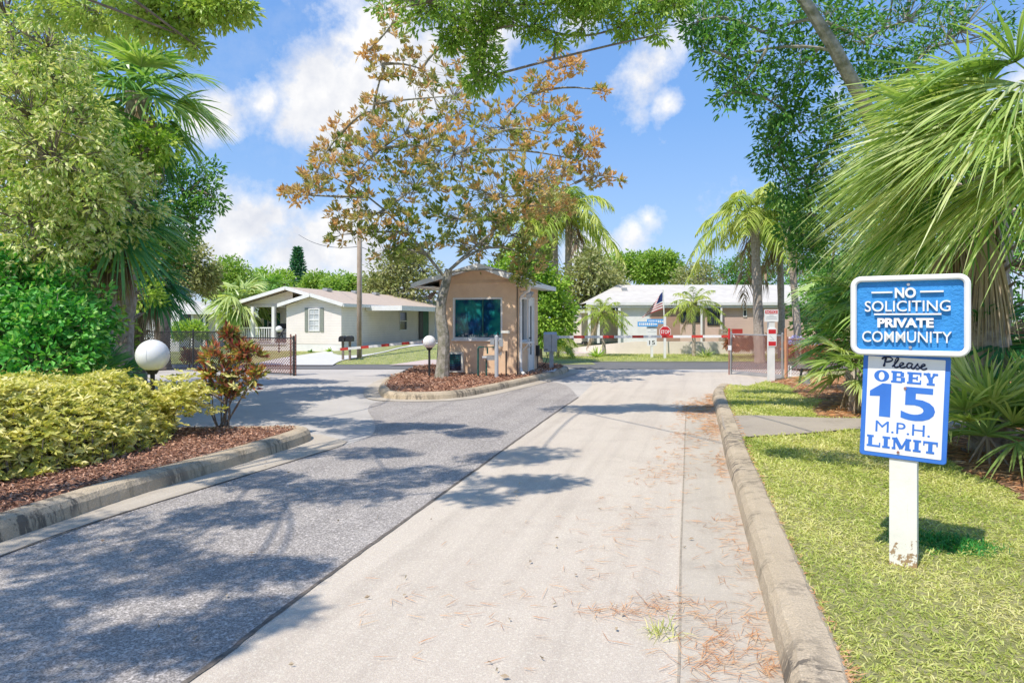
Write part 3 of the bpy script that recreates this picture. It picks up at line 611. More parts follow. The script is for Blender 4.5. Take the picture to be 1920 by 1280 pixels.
# side pass-through and door
b = MB()
for a, c, d, e in ((.30, .345, 1.02, 2.22), (.875, .92, 1.02, 2.22), (.345, .875, 2.17, 2.22), (.345, .875, 1.02, 1.06)): b.box(-.10, .012, a, c, d, e)
pw = b.build('window', 'white', gh); b = MB(); b.box(-.09, -.083, .345, .875, 1.06, 2.17); b.build('pane', 'glass', pw)
b = MB(); b.box(.0, .20, .26, .98, .97, 1.015); b.bar((.02, .4, .78), (.17, .4, .96), .03); b.bar((.02, .85, .78), (.17, .85, .96), .03); b.build('counter', 'white', pw)
b = MB()
for a, c, d, e in ((1.0, 1.05, z0, 2.24), (1.63, 1.68, z0, 2.24), (1.05, 1.63, 2.19, 2.24)): b.box(-.08, .03, a, c, d, e)
fr_ = b.build('door_frame', 'white', gh)
b = MB()
for a, c, d, e in ((1.053, 1.22, z0+.03, 2.187), (1.46, 1.627, z0+.03, 2.187), (1.22, 1.46, z0+.03, .62), (1.22, 1.46, 2.0, 2.187)): b.box(-.05, .015, a, c, d, e)
dr = b.build('door', 'white', gh); b = MB(); b.box(-.03, -.022, 1.22, 1.46, .62, 2.0); b.build('pane', 'glass', dr)
b = MB(); b.tube([(.015, 1.10, 1.1), (.07, 1.10, 1.1)], .016); b.tube([(.05, 1.10, 1.1), (.05, 1.19, 1.1)], .01, 6); b.build('handle', 'black', dr)
b = MB(); b.box(-.002, .09, 1.98, 2.12, .55, .86); b.tube([(.04, 2.05, .15), (.04, 2.05, .55)], .015, 6); b.build('meter_box', 'black', gh)
for x, nm in ((.30, 'flood'), (-gw-.32, 'flood')):
    b = MB(); s_ = 1 if x > 0 else -1; xw = 0 if x > 0 else -gw
    b.bar((xw, .25, 2.36), (xw+s_*.22, .18, 2.36), .03); b.tube([(xw+s_*.20, .18, 2.36), (xw+s_*.26, .06, 2.28), (xw+s_*.28, -.02, 2.22)], [.03, .06, .075], 9); b.tube([(xw+s_*.2, .2, 2.36), (xw+s_*.34, .22, 2.28)], [.03, .07], 9)
    b.build('floodlight', 'bark' if x < 0 else 'greypaint', gh)
# ------------------------------------------------------------------ furniture on the island
def lamp(px, py, cz, label, group, r=.165, zt=None, zbase=0):
    p = D(px, py, cz); zc = p[2]; t_ = thing('globe_lamp', label, 'lamp', (p[0], p[1], zbase), TH, group); zc -= zbase
    b = MB(); b.tube([(0, 0, -.03), (0, 0, .03), (0, 0, .035), (0, 0, zc-r-.02)], [.05, .045, .03, .028], 12); b.build('post', 'black', t_)
    b = MB(); b.tube([(0, 0, zc-r-.04), (0, 0, zc-r+.03)], [.05, .09], 14); b.build('collar', 'black' if r > 0 else 'black', t_)
    n = 24; b = MB(); th = np.linspace(.02, np.pi-.02, 17); b.tube([(0, 0, zc-r*math.cos(q)) for q in th], [r*math.sin(q) for q in th], 28); b.build('globe', 'globe', t_, smooth=True)
    b = MB(); b.tube([(r*1.003*math.sin(q)*.12, -r*1.003*math.sin(q)*.992, zc+r*1.003*math.cos(q)) for q in np.linspace(.15, 2.2, 14)], .0022, 4); b.build('seam', 'globe', t_)
    return t_
lamp(805, 641, 17.2, 'white globe lamp on a short black post in front of the gatehouse tree', None, zbase=.14)
lamp(286, 666, 8.7, 'large white globe lamp rising out of the yellow green hedge', None, r=.2, zbase=.14)
lamp(523, 617, 31, 'small white globe lamp in the yard before the porch of the cream house', None, r=.15, zbase=.1)
def camlocal(px, cz, z=0): return C((px-960)/F*cz, cz, z)
t_ = thing('backflow_pipe', 'dark green looped water pipe with valve in the mulch below the gatehouse window', 'pipe', camlocal(914, 17.45, .14), TH)
b = MB(); b.tube([(-.24, 0, -.05), (-.24, 0, .74), (-.22, 0, .77), (.22, 0, .77), (.24, 0, .74), (.24, 0, -.05)], .024, 10); b.build('loop', 'darkgreen', t_)
b = MB(); b.tube([(-.03, .02, -.05), (-.03, .02, .55)], .02, 8); b.tube([(.0, .0, .60), (.0, .0, .76)], .02, 8); b.build('riser', 'darkgreen', t_)
b = MB(); b.box(-.02, .20, -.04, .10, .44, .56); b.tube([(-.13, -.02, .50), (-.02, -.02, .50)], .05, 10); b.build('valve', 'galv', t_)
t_ = thing('card_reader', 'pale grey pipe bollard with small intercom boxes before the gatehouse corner', 'reader', camlocal(931, 17.2, .14), TH)
b = MB(); b.tube([(0, 0, -.05), (0, 0, 1.05)], .05, 12); b.tube([(0, 0, 1.05), (0, 0, 1.09)], [.05, .01], 12); b.build('post', 'greypaint', t_)
b = MB(); b.box(-.16, -.055, -.05, .05, .84, .99); b.build('keypad', 'galv', t_); b = MB(); b.box(.06, .16, -.04, .05, .80, .97); b.build('box', 'galv', t_)
b = MB(); b.bar((-.05, 0, .60), (.11, 0, .60), .02); b.tube([(.11, 0, .58), (.11, 0, .66)], .02); b.build('tap', 'galv', t_)
t_ = thing('pedestal_reader', 'thin dark pole with a cream box and a small camera beside the gatehouse window corner', 'reader', camlocal(949, 17.5, .14), TH)
b = MB(); b.tube([(0, 0, -.05), (0, 0, 1.05)], .018, 8); b.build('pole', 'black', t_)
b = MB(); b.box(-.075, .04, -.05, .05, .68, 1.12); b.build('box', 'stucco', t_)
b = MB(); b.box(-.13, .09, -.16, .06, 1.13, 1.19); b.build('camera_housing', 'white_old', t_)
# barrier machine and arms
def barrier(px, py, cz, zb, label): return None
def arm(parent, p0, p1, n, hgt=.075):
    p0 = np.array(p0); p1 = np.array(p1); a = MB(); a.bar(p0, p1, .03, hgt); o = a.build('arm', 'white', parent)
    for i in range(n):
        t0 = (i+.55)/n; t1 = t0 + .38/n; s = MB(); s.bar(p0+(p1-p0)*t0, p0+(p1-p0)*t1, .034, hgt+.004); s.build('stripe', 'redstripe', o)
    return o
bt = thing('barrier_gate', 'grey boxed barrier machine right of the gatehouse with a long red and white arm lowered', 'barrier', camlocal(1032, 20.6, .15), TH)
b = MB(); b.box(-.03, .09, -.06, .06, -.05, .62); b.build('post', 'greypaint', bt)
b = MB(); b.box(-.20, .19, -.17, .17, .50, 1.02); cab = b.build('cabinet', 'greypaint', bt)
b = MB(); b.poly([(-.20, -.17, 1.02), (.19, -.17, 1.02), (.19, .0, 1.09), (-.20, .0, 1.09)]); b.poly([(-.20, .17, 1.02), (-.20, .0, 1.09), (.19, .0, 1.09), (.19, .17, 1.02)]); b.poly([(-.2, -.17, 1.02), (-.2, 0, 1.09), (-.2, .17, 1.02)]); b.poly([(.19, -.17, 1.02), (.19, .17, 1.02), (.19, 0, 1.09)]); b.build('lid', 'greypaint', cab)
b = MB(); b.box(.02, .028, -.176, -.171, .51, 1.01); b.box(-.18, -.09, -.176, -.171, .56, .58); b.build('seam', 'black', cab)
b = MB(); b.tube([(.19, 0, .92), (.26, 0, .92)], .06, 12); b.build('hub', 'galv', bt)
arm(bt, (.22, -.0, .94), (5.45, -.35, .97), 6)
b = MB(); b.tube(smoothline([(-.13, 0, .5), (-.10, -.05, .3), (-.22, -.04, .08), (-.4, 0, .02)], 5), .012, 6); b.build('cable', 'black', bt)
bt = thing('barrier_gate', 'red and white exit barrier arm reaching from the left wall of the gatehouse', 'barrier', camlocal(800, 19.4, .15), TH)
b = MB(); b.box(.35, .7, -.15, .15, -.05, .95); b.build('cabinet', 'greypaint', bt); arm(bt, (.4, 0, .88), (-2.42, -.3, .63), 5, .07)
# ------------------------------------------------------------------ utility pole, mail boxes
pp = PY(674, 27.0); t_ = thing('utility_pole', 'tall bare wooden utility pole standing beside the white driveway', 'pole', pp, TH)
b = MB(); b.tube([(0, 0, -.3), (0, 0, 3), (0, 0, 6.6)], [.11, .10, .085], 12); b.build('pole', 'wood_pole', t_, smooth=True)
b = MB(); b.tube([(.10, -.04, .0), (.095, -.04, 5.2)], .016, 6); b.build('ground_wire', 'galv', t_)
for px, l_ in ((643, 'black mailbox on the left of the pair beside the utility pole'), (656, 'black mailbox nearer the utility pole with a plant trailing over it')):
    q = PY(px, 26.2); t_ = thing('mailbox', l_, 'mailbox', q, TH)
    b = MB(); b.box(-.04, .04, -.04, .04, -.1, .72); b.build('post', 'bark', t_)
    a = np.linspace(0, np.pi, 9); P0 = [(-.11, -.25, .72), (.11, -.25, .72)] + [(.11*math.cos(q_), -.25, .84+.10*math.sin(q_)) for q_ in a]
    b = MB(); n = len(P0); b.add(P0+[(x, .25, z) for x, y, z in P0], [(i, (i+1) % n, (i+1) % n+n, i+n) for i in range(n)]); b.poly(P0); b.poly([(x, .25, z) for x, y, z in P0[::-1]]); b.build('box', 'black', t_)
b = MB(); a_ = np.array([0, 0, 0]); w0 = D(674, 462, 27.0); w1 = D(560, 440, 40); 
b.tube([w0 + (w1-w0)*t - np.array([0, 0, 1.2*t*(1-t)]) for t in np.linspace(0, 1, 12)], .012, 4); w2 = D(835, 500, 34); b.tube([w0 + (w2-w0)*t - np.array([0, 0, .8*t*(1-t)]) for t in np.linspace(0, 1, 12)], .012, 4)
tag(b.build('overhead_cable', 'black'), 'thin black service cable strung from the utility pole', 'cable')
# ------------------------------------------------------------------ small signs
t_ = thing('notice_sign', 'white post with a red headed NOTICE board above a narrow red and white sign', 'sign', camlocal(1447, 16.4, .12), TH)
s1 = F/16.4; Zf = lambda py: H-(py-HZ)/s1-.12; Xf = lambda px: (px-1447)/s1
b = MB(); b.box(-.06, .075, 0, .13, -.1, Zf(590)); b.build('post', 'white', t_)
b = MB(); b.box(Xf(1433), Xf(1459), -.012, -.002, Zf(603), Zf(580)); n1_ = b.build('notice_board', 'signwhite', t_)
b = MB(); b.box(Xf(1434.5), Xf(1457.5), -.015, -.0125, Zf(588), Zf(581.5)); b.build('header', 'red', n1_)
b = MB(); put_text(b, 'NOTICE', Xf(1446), Zf(584.7), .25, .06, -.0155, .001, .01); b.build('lettering', 'signwhite', n1_)
b = MB()
for r_, wd in ((591, .10), (594, .24), (597, .26)): b.box(-.01-wd/2, -.01+wd/2, -.0135, -.0125, Zf(r_)-.010, Zf(r_)+.006)
b.build('small_print', 'greypaint', n1_)
b = MB(); rrect(b, Xf(1439), Xf(1456), Zf(650), Zf(615), .03, -.012, -.002); n2_ = b.build('caution_board', 'signwhite', t_)
b = MB(); b.box(Xf(1440.5), Xf(1454.5), -.0150, -.0125, Zf(625.5), Zf(617.5)); b.box(Xf(1440.5), Xf(1454.5), -.0150, -.0125, Zf(648), Zf(640)); b.build('band', 'red', n2_)
b = MB(); b.bar((Xf(1443), -.013, Zf(629)), (Xf(1450), -.013, Zf(636)), .012, .001, up=(0, 1, 0)); b.box(Xf(1443), Xf(1452), -.0136, -.0126, Zf(637.5), Zf(636.6)); b.build('pictogram', 'greypaint', n2_)
sz = 23.0
def small(px, cz, nm, label, cat='sign', zb=.02): return thing(nm, label, cat, camlocal(px, cz, zb), TH)
t_ = small(1247, 27.6, 'stop_sign', 'red octagonal stop sign on a white post beyond the barrier arm'); s1 = F/27.6
b = MB(); b.box(-.045, .045, 0, .09, -.1, 1.72); b.build('post', 'white', t_)
def octo(mb, r, y0, y1, zc):
    a = [math.radians(22.5+45*i) for i in range(8)]; P_ = [(r*math.cos(q), y0, zc+r*math.sin(q)) for q in a]; Q = [(x, y1, z) for x, y, z in P_]
    mb.poly(P_); mb.poly(Q[::-1]); b0 = MB(); mb.add(P_+Q, [(i, i+8, (i+1) % 8+8, (i+1) % 8) for i in range(8)])
zc = H-(622-HZ)/s1-.02; b = MB(); octo(b, .25, -.010, -.002, zc); fc = b.build('octagon', 'signwhite', t_); b = MB(); octo(b, .228, -.013, -.0105, zc); b.build('face', 'red', fc)
b = MB(); put_text(b, 'STOP', 0, zc, .36, .15, -.0135, .001, .015); b.build('lettering', 'signwhite', fc)
t_ = small(1222.5, 28.2, 'street_sign', 'white post with two blue street name blades over white traffic and 15 speed plates'); s1 = F/28.2; Zf = lambda py: H-(py-HZ)/s1-.02
b = MB(); b.box(-.045, .045, 0, .09, -.1, Zf(600)); b.build('post', 'white', t_)
for (x0_, x1_, za, zb_, an) in ((1213, 1248, 607, 598, .0), (1195, 1233, 612, 603, .0)):
    y = -.03 if x0_ > 1200 else -.06
    b = MB(); b.box((x0_-1222.5)/s1, (x1_-1222.5)/s1, y, y+.006, Zf(za), Zf(zb_)); bl = b.build('name_blade', 'streetblue', t_)
    b = MB(); xx = (x0_+2.5-1222.5)/s1
    while xx < (x1_-9-1222.5)/s1: ww = U(.03, .07); b.box(xx, xx+ww, y-.002, y-.0005, Zf(za)+.05, Zf(zb_)-.05); xx += ww+.025
    b.box((x1_-7-1222.5)/s1, (x1_-1.5-1222.5)/s1, y-.002, y-.0005, Zf(za)+.07, Zf(zb_)-.07); b.build('name_marking', 'signwhite', bl)
b = MB(); b.box(-.22, .20, -.012, -.002, Zf(630), Zf(609.5)); pl_ = b.build('traffic_plate', 'signwhite', t_)
b = MB(); b.box(-.15, .15, -.0135, -.0125, Zf(615), Zf(613)); b.box(-.06, .06, -.0135, -.0125, Zf(619), Zf(618)); b.box(-.18, .17, -.0135, -.0125, Zf(622.6), Zf(621.8)); b.build('plate_marking', 'greypaint', pl_)
b = MB(); b.box(-.20, .19, -.012, -.002, Zf(648), Zf(631)); pl_ = b.build('speed_plate', 'signwhite', t_)
b = MB(); put_text(b, '15', 0, Zf(642), .24, .17, -.0135, .001, .01); b.build('lettering', 'black', pl_)
# ------------------------------------------------------------------ cream house with porch (left)
def window(parent, ax, u0, u1, z0, z1, pos, side=-1, cols=2, rows=2, mat='white', glass='curtain', t=.05, shutters=None, shut='shutter'):
    """ax 'x': in a wall that runs along x at y=pos; ax 'y': along y at x=pos; side: outward direction along the other axis"""
    def bx(mb, a, c, d, e, f, g): (mb.box(a, c, min(pos+side*d, pos+side*e), max(pos+side*d, pos+side*e), f, g) if ax == 'x' else mb.box(min(pos+side*d, pos+side*e), max(pos+side*d, pos+side*e), a, c, f, g))
    b = MB(); bx(b, u0, u1, 0, .04, z0, z0+t); bx(b, u0, u1, 0, .04, z1-t, z1); bx(b, u0, u0+t, 0, .04, z0+t, z1-t); bx(b, u1-t, u1, 0, .04, z0+t, z1-t); w_ = b.build('window', mat, parent)
    b = MB(); bx(b, u0+t, u1-t, .004, .010, z0+t, z1-t); b.build('pane', glass, w_)
    b = MB()
    for i in range(1, cols): u = u0+(u1-u0)*i/cols; bx(b, u-.012, u+.012, .012, .026, z0+t, z1-t)
    for i in range(1, rows): z = z0+(z1-z0)*i/rows; h_ = .028 if i*2 == rows else .012; bx(b, u0+t, u1-t, .013, .029, z-h_, z+h_)
    if cols > 1 or rows > 1: b.build('muntin', mat, w_)
    if shutters:
        for a, c in ((u0-.03-shutters, u0-.03), (u1+.03, u1+.03+shutters)):
            b = MB(); bx(b, a, c, .0, .03, z0-.03, z1+.03)
            for k_ in range(14): z = z0+.03+(z1-z0-.06)*k_/13; bx(b, a+.03, c-.03, .03, .037, z-.01, z+.012)
            b.build('shutter', shut, parent)
    return w_
hc = camlocal(640, 31.5); hs = F/31.5; hz0 = yz(-9, 31.5)
ho = thing('cream_house', 'long cream clad house with railed front porch, grey shutters and tan shingle roof', 'house', (hc[0], hc[1], 0), 0)
# local frame: x along the front (world x), y along the depth (world y, road direction). px -> x on the front plane
def hx(px, y=0):   # solve for local x at given local y so that it projects to px
    u = (px-960)/F; A_ = hc[0]*CT + hc[1]*ST; B_ = -hc[0]*ST + hc[1]*CT
    return (u*(B_ + y*CT) - A_ - y*ST)/(CT + u*ST)
hzp = lambda py, cz=31.5: H-(py-HZ)*cz/F
xl, xa, xr = hx(437), hx(537), 0.0; xb = hx(537)         # porch left, main apex, bump-out left
eave = hzp(572); apex = hzp(540); fl = hzp(645.5); Lh = 17.5; yb = 1.6
b = MB(); b.box(xb, 0, 0, yb+.4, fl, eave)                                # bump-out
b.poly([(xb, 0, eave), (0, 0, eave), ((xb)/2, 0, hzp(553))])
b.build('wall', 'cream', ho)
b = MB(); b.box(xl, 0-.004, yb+.4, Lh, fl, eave-.002); b.build('wall', 'cream', ho)
b = MB(); b.poly([(xl, .55, eave+.02), (xb-.02, .55, eave+.02), (xb-.02, .55, hzp(541)), ]); b.box(xl, xb, .50, .545, eave-.06, eave+.04); b.build('gable', 'cream', ho)
b = MB(); b.box(xb-.0, 0.002, .01, Lh, hz0-.1, fl-.003); b.box(xl, xb-.002, .05, Lh, hz0-.1, fl-.06); b.build('skirting', 'white', ho)
b = MB(); b.box(xl-.05, xb-.002, .0, yb+.4, fl-.055, fl+.03); b.build('porch_floor', 'greypaint', ho)
def gable_roof(parent, x0, x1, xm, y0, y1, ze, zr, th, mat, name='roof'):
    b = MB()
    for xe in (x0, x1):
        V = [(xm, y0, zr), (xe, y0, ze), (xe, y1, ze), (xm, y1, zr)]; V2 = [(x, y, z-th) for x, y, z in V]
        b.add(V+V2, [(0, 1, 2, 3) if xe < xm else (3, 2, 1, 0), (7, 6, 5, 4), (0, 4, 5, 1), (1, 5, 6, 2), (2, 6, 7, 3)])
    r_ = b.build(name, mat, parent)
    b = MB()
    for xe in (x0, x1): b.bar((xm, y0-.015, zr-.06), (xe, y0-.015, ze-.06), .03, .16)
    for xe in (x0, x1): s_ = 1 if xe > xm else -1; b.box(min(xe, xe+s_*.05), max(xe, xe+s_*.05), y0, y1, ze-.15, ze-.0)
    b.build('fascia', 'white', r_); return r_
r1 = gable_roof(ho, xl-.22, .02, (xl)/2, -.05, Lh+.4, eave+.08, apex+.1, .05, 'shingle_tan')
r2 = gable_roof(ho, xb-.25, .25, xb/2, -.30, 2.4, eave+.07, hzp(550), .05, 'shingle_tan')
for k_, yv in enumerate((3, 6, 8.5, 13, 16)):
    b = MB(); b.box(xl/2+.15, xl/2+.42, yv, yv+.5, apex+.02, apex+.17); b.build('roof_vent', 'galv', r1)
window(ho, 'x', hx(579), hx(600), hzp(621), hzp(578), -.002, -1, 2, 4, shutters=.17)
yw = yb+.4
window(ho, 'x', hx(502, yw), hx(519, yw), fl+.55, fl+1.45, yw-.002, -1, 2, 4, glass='glass', shutters=.17, shut='shutter_green')
for px in (441, 474, 513):
    b = MB(); x = hx(px, .1); b.box(x-.075, x+.075, .05, .2, fl, eave-.05); b.build('post', 'white', ho)
for a, c in ((441, 474), (474, 513)):
    b = MB(); xa_, xc_ = hx(a, .12)+.08, hx(c, .12)-.08; b.box(xa_, xc_, .09, .15, fl+.72, fl+.78); b.box(xa_, xc_, .10, .14, fl+.08, fl+.12)
    for x in np.linspace(xa_+.05, xc_-.05, 8): b.box(x-.016, x+.016, .105, .135, fl+.12, fl+.72)
    b.build('railing', 'white', ho)
ch = thing('porch_chair', 'dark folding chair standing on the porch of the cream house', 'chair', (hc[0]+hx(528, .9), hc[1]+.9, fl+.03), .3)
for i_, (p, q) in enumerate((((-.2, -.2, 0), (.2, .2, .85)), ((.2, -.2, 0), (-.2, .2, .85)))):
    b = MB(); b.bar(p, q, .03); b.build('leg', 'black', ch)
b = MB(); b.box(-.22, .22, -.2, .2, .42, .45); b.build('seat', 'black', ch); b = MB(); b.bar((-.2, .2, .8), (.2, .2, .8), .02, .25); b.build('backrest', 'black', ch)
# carport cover on the right flank
yc0, yc1 = 2.4, 12.5; cpx = 1.9
b = MB(); b.box(.03, cpx, yc0, yc1, eave-.10, eave-.02); cpo = b.build('carport_roof', 'roofwhite', ho)
b = MB(); b.box(cpx, cpx+.06, yc0-.05, yc1, eave-.22, eave+.02); b.box(.03, cpx, yc0-.06, yc0-.002, eave-.22, eave+.02); b.build('fascia', 'white', cpo)
gz = .36
for yv in (7.2, 11.2):
    b = MB(); b.box(cpx-.16, cpx-.02, yv, yv+.14, gz-.1, eave-.10); b.build('post', 'white', ho)
b = MB(); b.tube([(cpx+.1, 7.3, eave-.2), (cpx+.02, 7.25, eave-.35), (cpx-.02, 7.1, eave-.45), (cpx-.02, 7.1, gz)], .04, 7); b.build('downspout', 'white', ho)
window(ho, 'y', 6.3, 7.3, fl+.55, fl+1.6, .0, 1, 1, 2, glass='glass')
b = MB(); b.box(.0, .03, 9.6, 10.5, fl+.0, fl+1.85); d_ = b.build('door', 'shutter_green', ho); b = MB(); b.box(.031, .05, 9.0, 9.58, fl, fl+1.85); b.build('screen', 'black', d_)
# ------------------------------------------------------------------ grey house far left
cz = 36.0; q = camlocal(398, cz, .1); gh2 = thing('grey_house', 'low grey house with pale hip roof half hidden behind the palm and lattice fence', 'house', q, TH+math.radians(3))
e2 = hzp(584, cz)-.1
b = MB(); b.box(-6.5, 0, .6, 6, 0, e2); b.build('wall', 'greysiding', gh2)
b = MB(); b.add([(-7, -.4, e2), (.5, -.4, e2), (.5, 6.6, e2), (-7, 6.6, e2), (-4.6, 2.6, hzp(560, cz)), (-2.6, 2.6, hzp(560, cz))], [(0, 1, 5, 4), (2, 3, 4, 5)], [(1, 2, 5), (3, 0, 4)]); r_ = b.build('roof', 'shingle_grey', gh2)
b = MB(); b.box(-7.02, .52, -.45, -.40, e2-.14, e2+.02); b.box(.5, .55, -.4, 6.6, e2-.14, e2+.02); b.build('fascia', 'white', r_)
for x in (-.95, -.35, .30):
    b = MB(); b.box(x-.06, x+.06, -.2, -.08, 0, e2-.1); b.build('post', 'white', gh2)
b = MB(); b.box(-.8, -.45, .55, .598, .3, 1.9); b.build('door', 'darkgreen', gh2); b = MB(); b.box(-2.2, -1.2, .55, .598, .8, 1.8); b.build('window', 'glass', gh2)
lf = thing('lattice_fence', 'white diagonal lattice fence panel in front of the grey house', 'fence', camlocal(290, 31.5, .1), TH)
za, zb_ = hzp(624, 31.5)-.1, hzp(591, 31.5)-.1
b = MB(); P0 = []; 
for k_, sg in ((0, 1), (1, -1)):
    for u in np.arange(-2.2, 1.2, .11):
        a_, c_ = u, u+sg*(zb_-za)
        t0, t1 = 0., 1.
        if sg > 0: t0 = max(0, (-1.1-a_)/(c_-a_)); t1 = min(1, (1.1-a_)/(c_-a_))
        else: a_ += (zb_-za); c_ += (zb_-za); t0 = max(0, (1.1-a_)/(c_-a_)) if a_ > 1.1 else 0; t1 = min(1, (-1.1-a_)/(c_-a_)) if c_ < -1.1 else 1
        if t1 > t0: b.bar((a_+(c_-a_)*t0, .012*k_, za+(zb_-za)*t0), (a_+(c_-a_)*t1, .012*k_, za+(zb_-za)*t1), .01, .035)
b.build('lattice', 'white', lf)
for x in (-1.1, 0, 1.1): b = MB(); b.box(x-.05, x+.05, -.05, .05, -.1, zb_+.06); b.build('post', 'white', lf)
b = MB(); b.box(-1.05, 1.05, -.03, .03, zb_, zb_+.06); b.box(-1.05, 1.05, -.03, .03, za-.06, za); b.box(-1.05, 1.05, .03, .04, -.1, za-.06); b.build('rail', 'white', lf)
# ------------------------------------------------------------------ pink house (right) behind its retaining wall
cz = 33.5; s1 = F/cz; YR = .58; q = camlocal(1400, cz, YR); ph = thing('pink_house', 'long pink clad bungalow with pale grey roof and white carport behind the retaining wall', 'house', q, TH)
Xp = lambda px, dy=0: (px-960)/F*(cz+dy) - (1400-960)/F*cz
Zp = lambda py, dy=0: H-(py-HZ)*(cz+dy)/F - YR
b = MB(); b.box(Xp(1196), Xp(1800), .0, 7, -.1, Zp(577)); b.build('wall', 'pink', ph)
b = MB(); b.box(Xp(1221), Xp(1275), -.012, -.002, 0, Zp(577)); b.build('wall', pm('brown_wall', (.42, .27, .20), (.38, .24, .18), 3), ph)
b = MB(); b.box(Xp(1085), Xp(1195.6), 2.6, 2.75, -.1, Zp(580)); b.build('wall', 'cream_stucco', ph); b = MB(); b.box(Xp(1163), Xp(1218), -.02, -.005, -.1, Zp(577)); b.build('carport_wall', 'white', ph)
e_, r_z = Zp(568), Zp(534, 3.6)
b = MB(); b.add([(Xp(1098), -.25, e_), (Xp(1800), -.25, e_), (Xp(1800), 3.6, r_z), (Xp(1157, 3.6), 3.6, r_z), (Xp(1098), 7.6, e_), (Xp(1800), 7.6, e_)], [(0, 1, 2, 3), (3, 2, 5, 4)], [(0, 3, 4)]); rf2 = b.build('roof', 'shingle_grey', ph)
b = MB(); b.box(Xp(1098), Xp(1800), -.31, -.25, e_-.11, e_+.03); b.box(Xp(1098), Xp(1800), -.24, -.19, e_-.24, e_-.13); b.box(Xp(1098), Xp(1800), -.19, .0, e_-.20, e_-.16); b.build('fascia', 'white', rf2)
b = MB(); b.box(Xp(1180), Xp(1190), 2.2, 2.5, r_z-.42, r_z-.22); b.build('roof_vent', 'galv', rf2)
b = MB(); b.box(Xp(1078), Xp(1120), -.1, 2.6, Zp(584), Zp(581)); b.box(Xp(1078), Xp(1120), -.16, -.11, Zp(586.5), Zp(580.5)); b.build('porch_roof', 'white', ph)
b = MB(); b.box(Xp(1077), Xp(1090), -.05, .3, -.1, Zp(584)); b.build('pillar', 'cream_stucco', ph)
for px in (1104, 1121, 1160): b = MB(); b.box(Xp(px)-.06, Xp(px)+.06, -.24, -.12, -.1, e_-.2); b.build('post', 'white', ph)
for a_, c_, za, zb_ in ((1276, 1312, 605, 568), (1326, 1349, 610, 568), (1393, 1400, 594, 567), (1500, 1530, 600, 570)):
    window(ph, 'x', Xp(a_), Xp(c_), Zp(za), Zp(zb_), -.002, -1, 2 if c_-a_ > 10 else 1, 2, glass='glass', mat='dark' if c_-a_ > 10 else 'white', t=.04)
for px in (1313, 1350): b = MB(); b.box(Xp(px)-.04, Xp(px)+.04, -.24, -.16, -.1, e_-.2); b.build('post', 'white', ph)
b = MB(); b.bar((Xp(1253), -.05, Zp(572)), (Xp(1256), -.2, Zp(569)), .05, .1); b.tube([(Xp(1255), -.2, Zp(571)), (Xp(1259), -.22, Zp(573))], [.04, .07], 8); b.build('wall_lamp', 'black', ph)
fp = thing('flag_pole', 'white leaning flagpole holding a faded striped flag before the pink house', 'flag', camlocal(1247, 30.8, .60), TH); s1 = F/30.8
b = MB(); b.tube([(.02, 0, -.2), (-.06, 0, 1.6), (-.10, 0, H-(543-HZ)/s1-.60)], .028, 8); b.build('pole', 'white', fp)
nx, nz = 24, 26; tl = H-(547-HZ)/s1-.6; b = MB(); V = []
for i in range(nx+1):
    for j in range(nz+1):
        u, v = i/nx, j/nz      # u away from the pole, v down
        x = -.12 - u*.95*(.30+.70*v); z = tl - v*.78 - u*(.28+.12*u) ; V.append((x, -.03+.07*math.sin(u*9+v*3)*u, z))
idx = lambda i, j: i*(nz+1)+j
for i in range(nx):
    for j in range(nz):
        pass
Fq = []; mi = []
for i in range(nx):
    for j in range(nz):
        Fq.append((idx(i, j), idx(i+1, j), idx(i+1, j+1), idx(i, j+1))); mi.append(1 if (i < nx*.42 and j < 14) else (2 if (j//2) % 2 == 0 else 0))
b.add(V, Fq); b.m4 = [np.array(mi)]; b.build('flag', ['signwhite', 'flagblue', pm('flag_red', (.50, .10, .10), (.42, .08, .09), 6, .8)], fp)
# retaining wall and raised yard
rwl = smoothline([C(3.0, 34.5, 0), C(3.3, 33.0, 0), C(4.4, 31.8, 0), C(6.2, 31.2, 0), C(9, 31.0, 0), C(11.5, 31.2, 0), C(14, 31.6, 0), C(24, 32.5, 0)], 8)
hts = np.interp(np.arange(len(rwl)), [0, 10, 22, len(rwl)], [.12, .35, .62, .62])
b = MB(); R2 = offset(rwl, -.25); n = len(rwl)
lo = rwl - [0, 0, .2]; hi = rwl + np.stack([0*hts, 0*hts, hts], 1); hi2 = R2 + np.stack([0*hts, 0*hts, hts], 1); lo2 = R2 - [0, 0, .2]
i = np.arange(n-1); b.add(np.concatenate([lo, hi, hi2, lo2]), np.concatenate([np.stack([i+k*n, i+1+k*n, i+1+(k+1)*n, i+(k+1)*n], 1) for k in range(3)]))
rw = b.build('retaining_wall', 'cream_stucco'); tag(rw, 'low curving cream retaining wall across the verge below the pink house', 'wall')
sheet('yard', [p + [0, 0, h-.03] for p, h in zip(R2*[1, 1, 0], hts)] + [C(60, 34, .55), C(60, 60, .55), C(3, 60, .55)], 'terrain')
b = MB(); tri = [(C(2, 25.95, .02), C(2, 33.5, .06)), (C(4, 25.95, .02), C(4, 32.5, .06)), (C(14, 26.1, .02), C(14, 32, .06)), (C(40, 26.3, .02), C(40, 33.5, .06))]
V = np.array([p for t in tri for p in t]); i = np.arange(3); b.add(V, np.stack([2*i, 2*i+2, 2*i+3, 2*i+1], 1)); struct('verge', b, 'terrain')
sheet('path', [C(2.6, 29.2, .07), C(3.4, 29.0, .07), C(4.6, 31.3, .07), C(3.2, 33.2, .07), C(2.4, 33, .07)], 'pinkdrive')
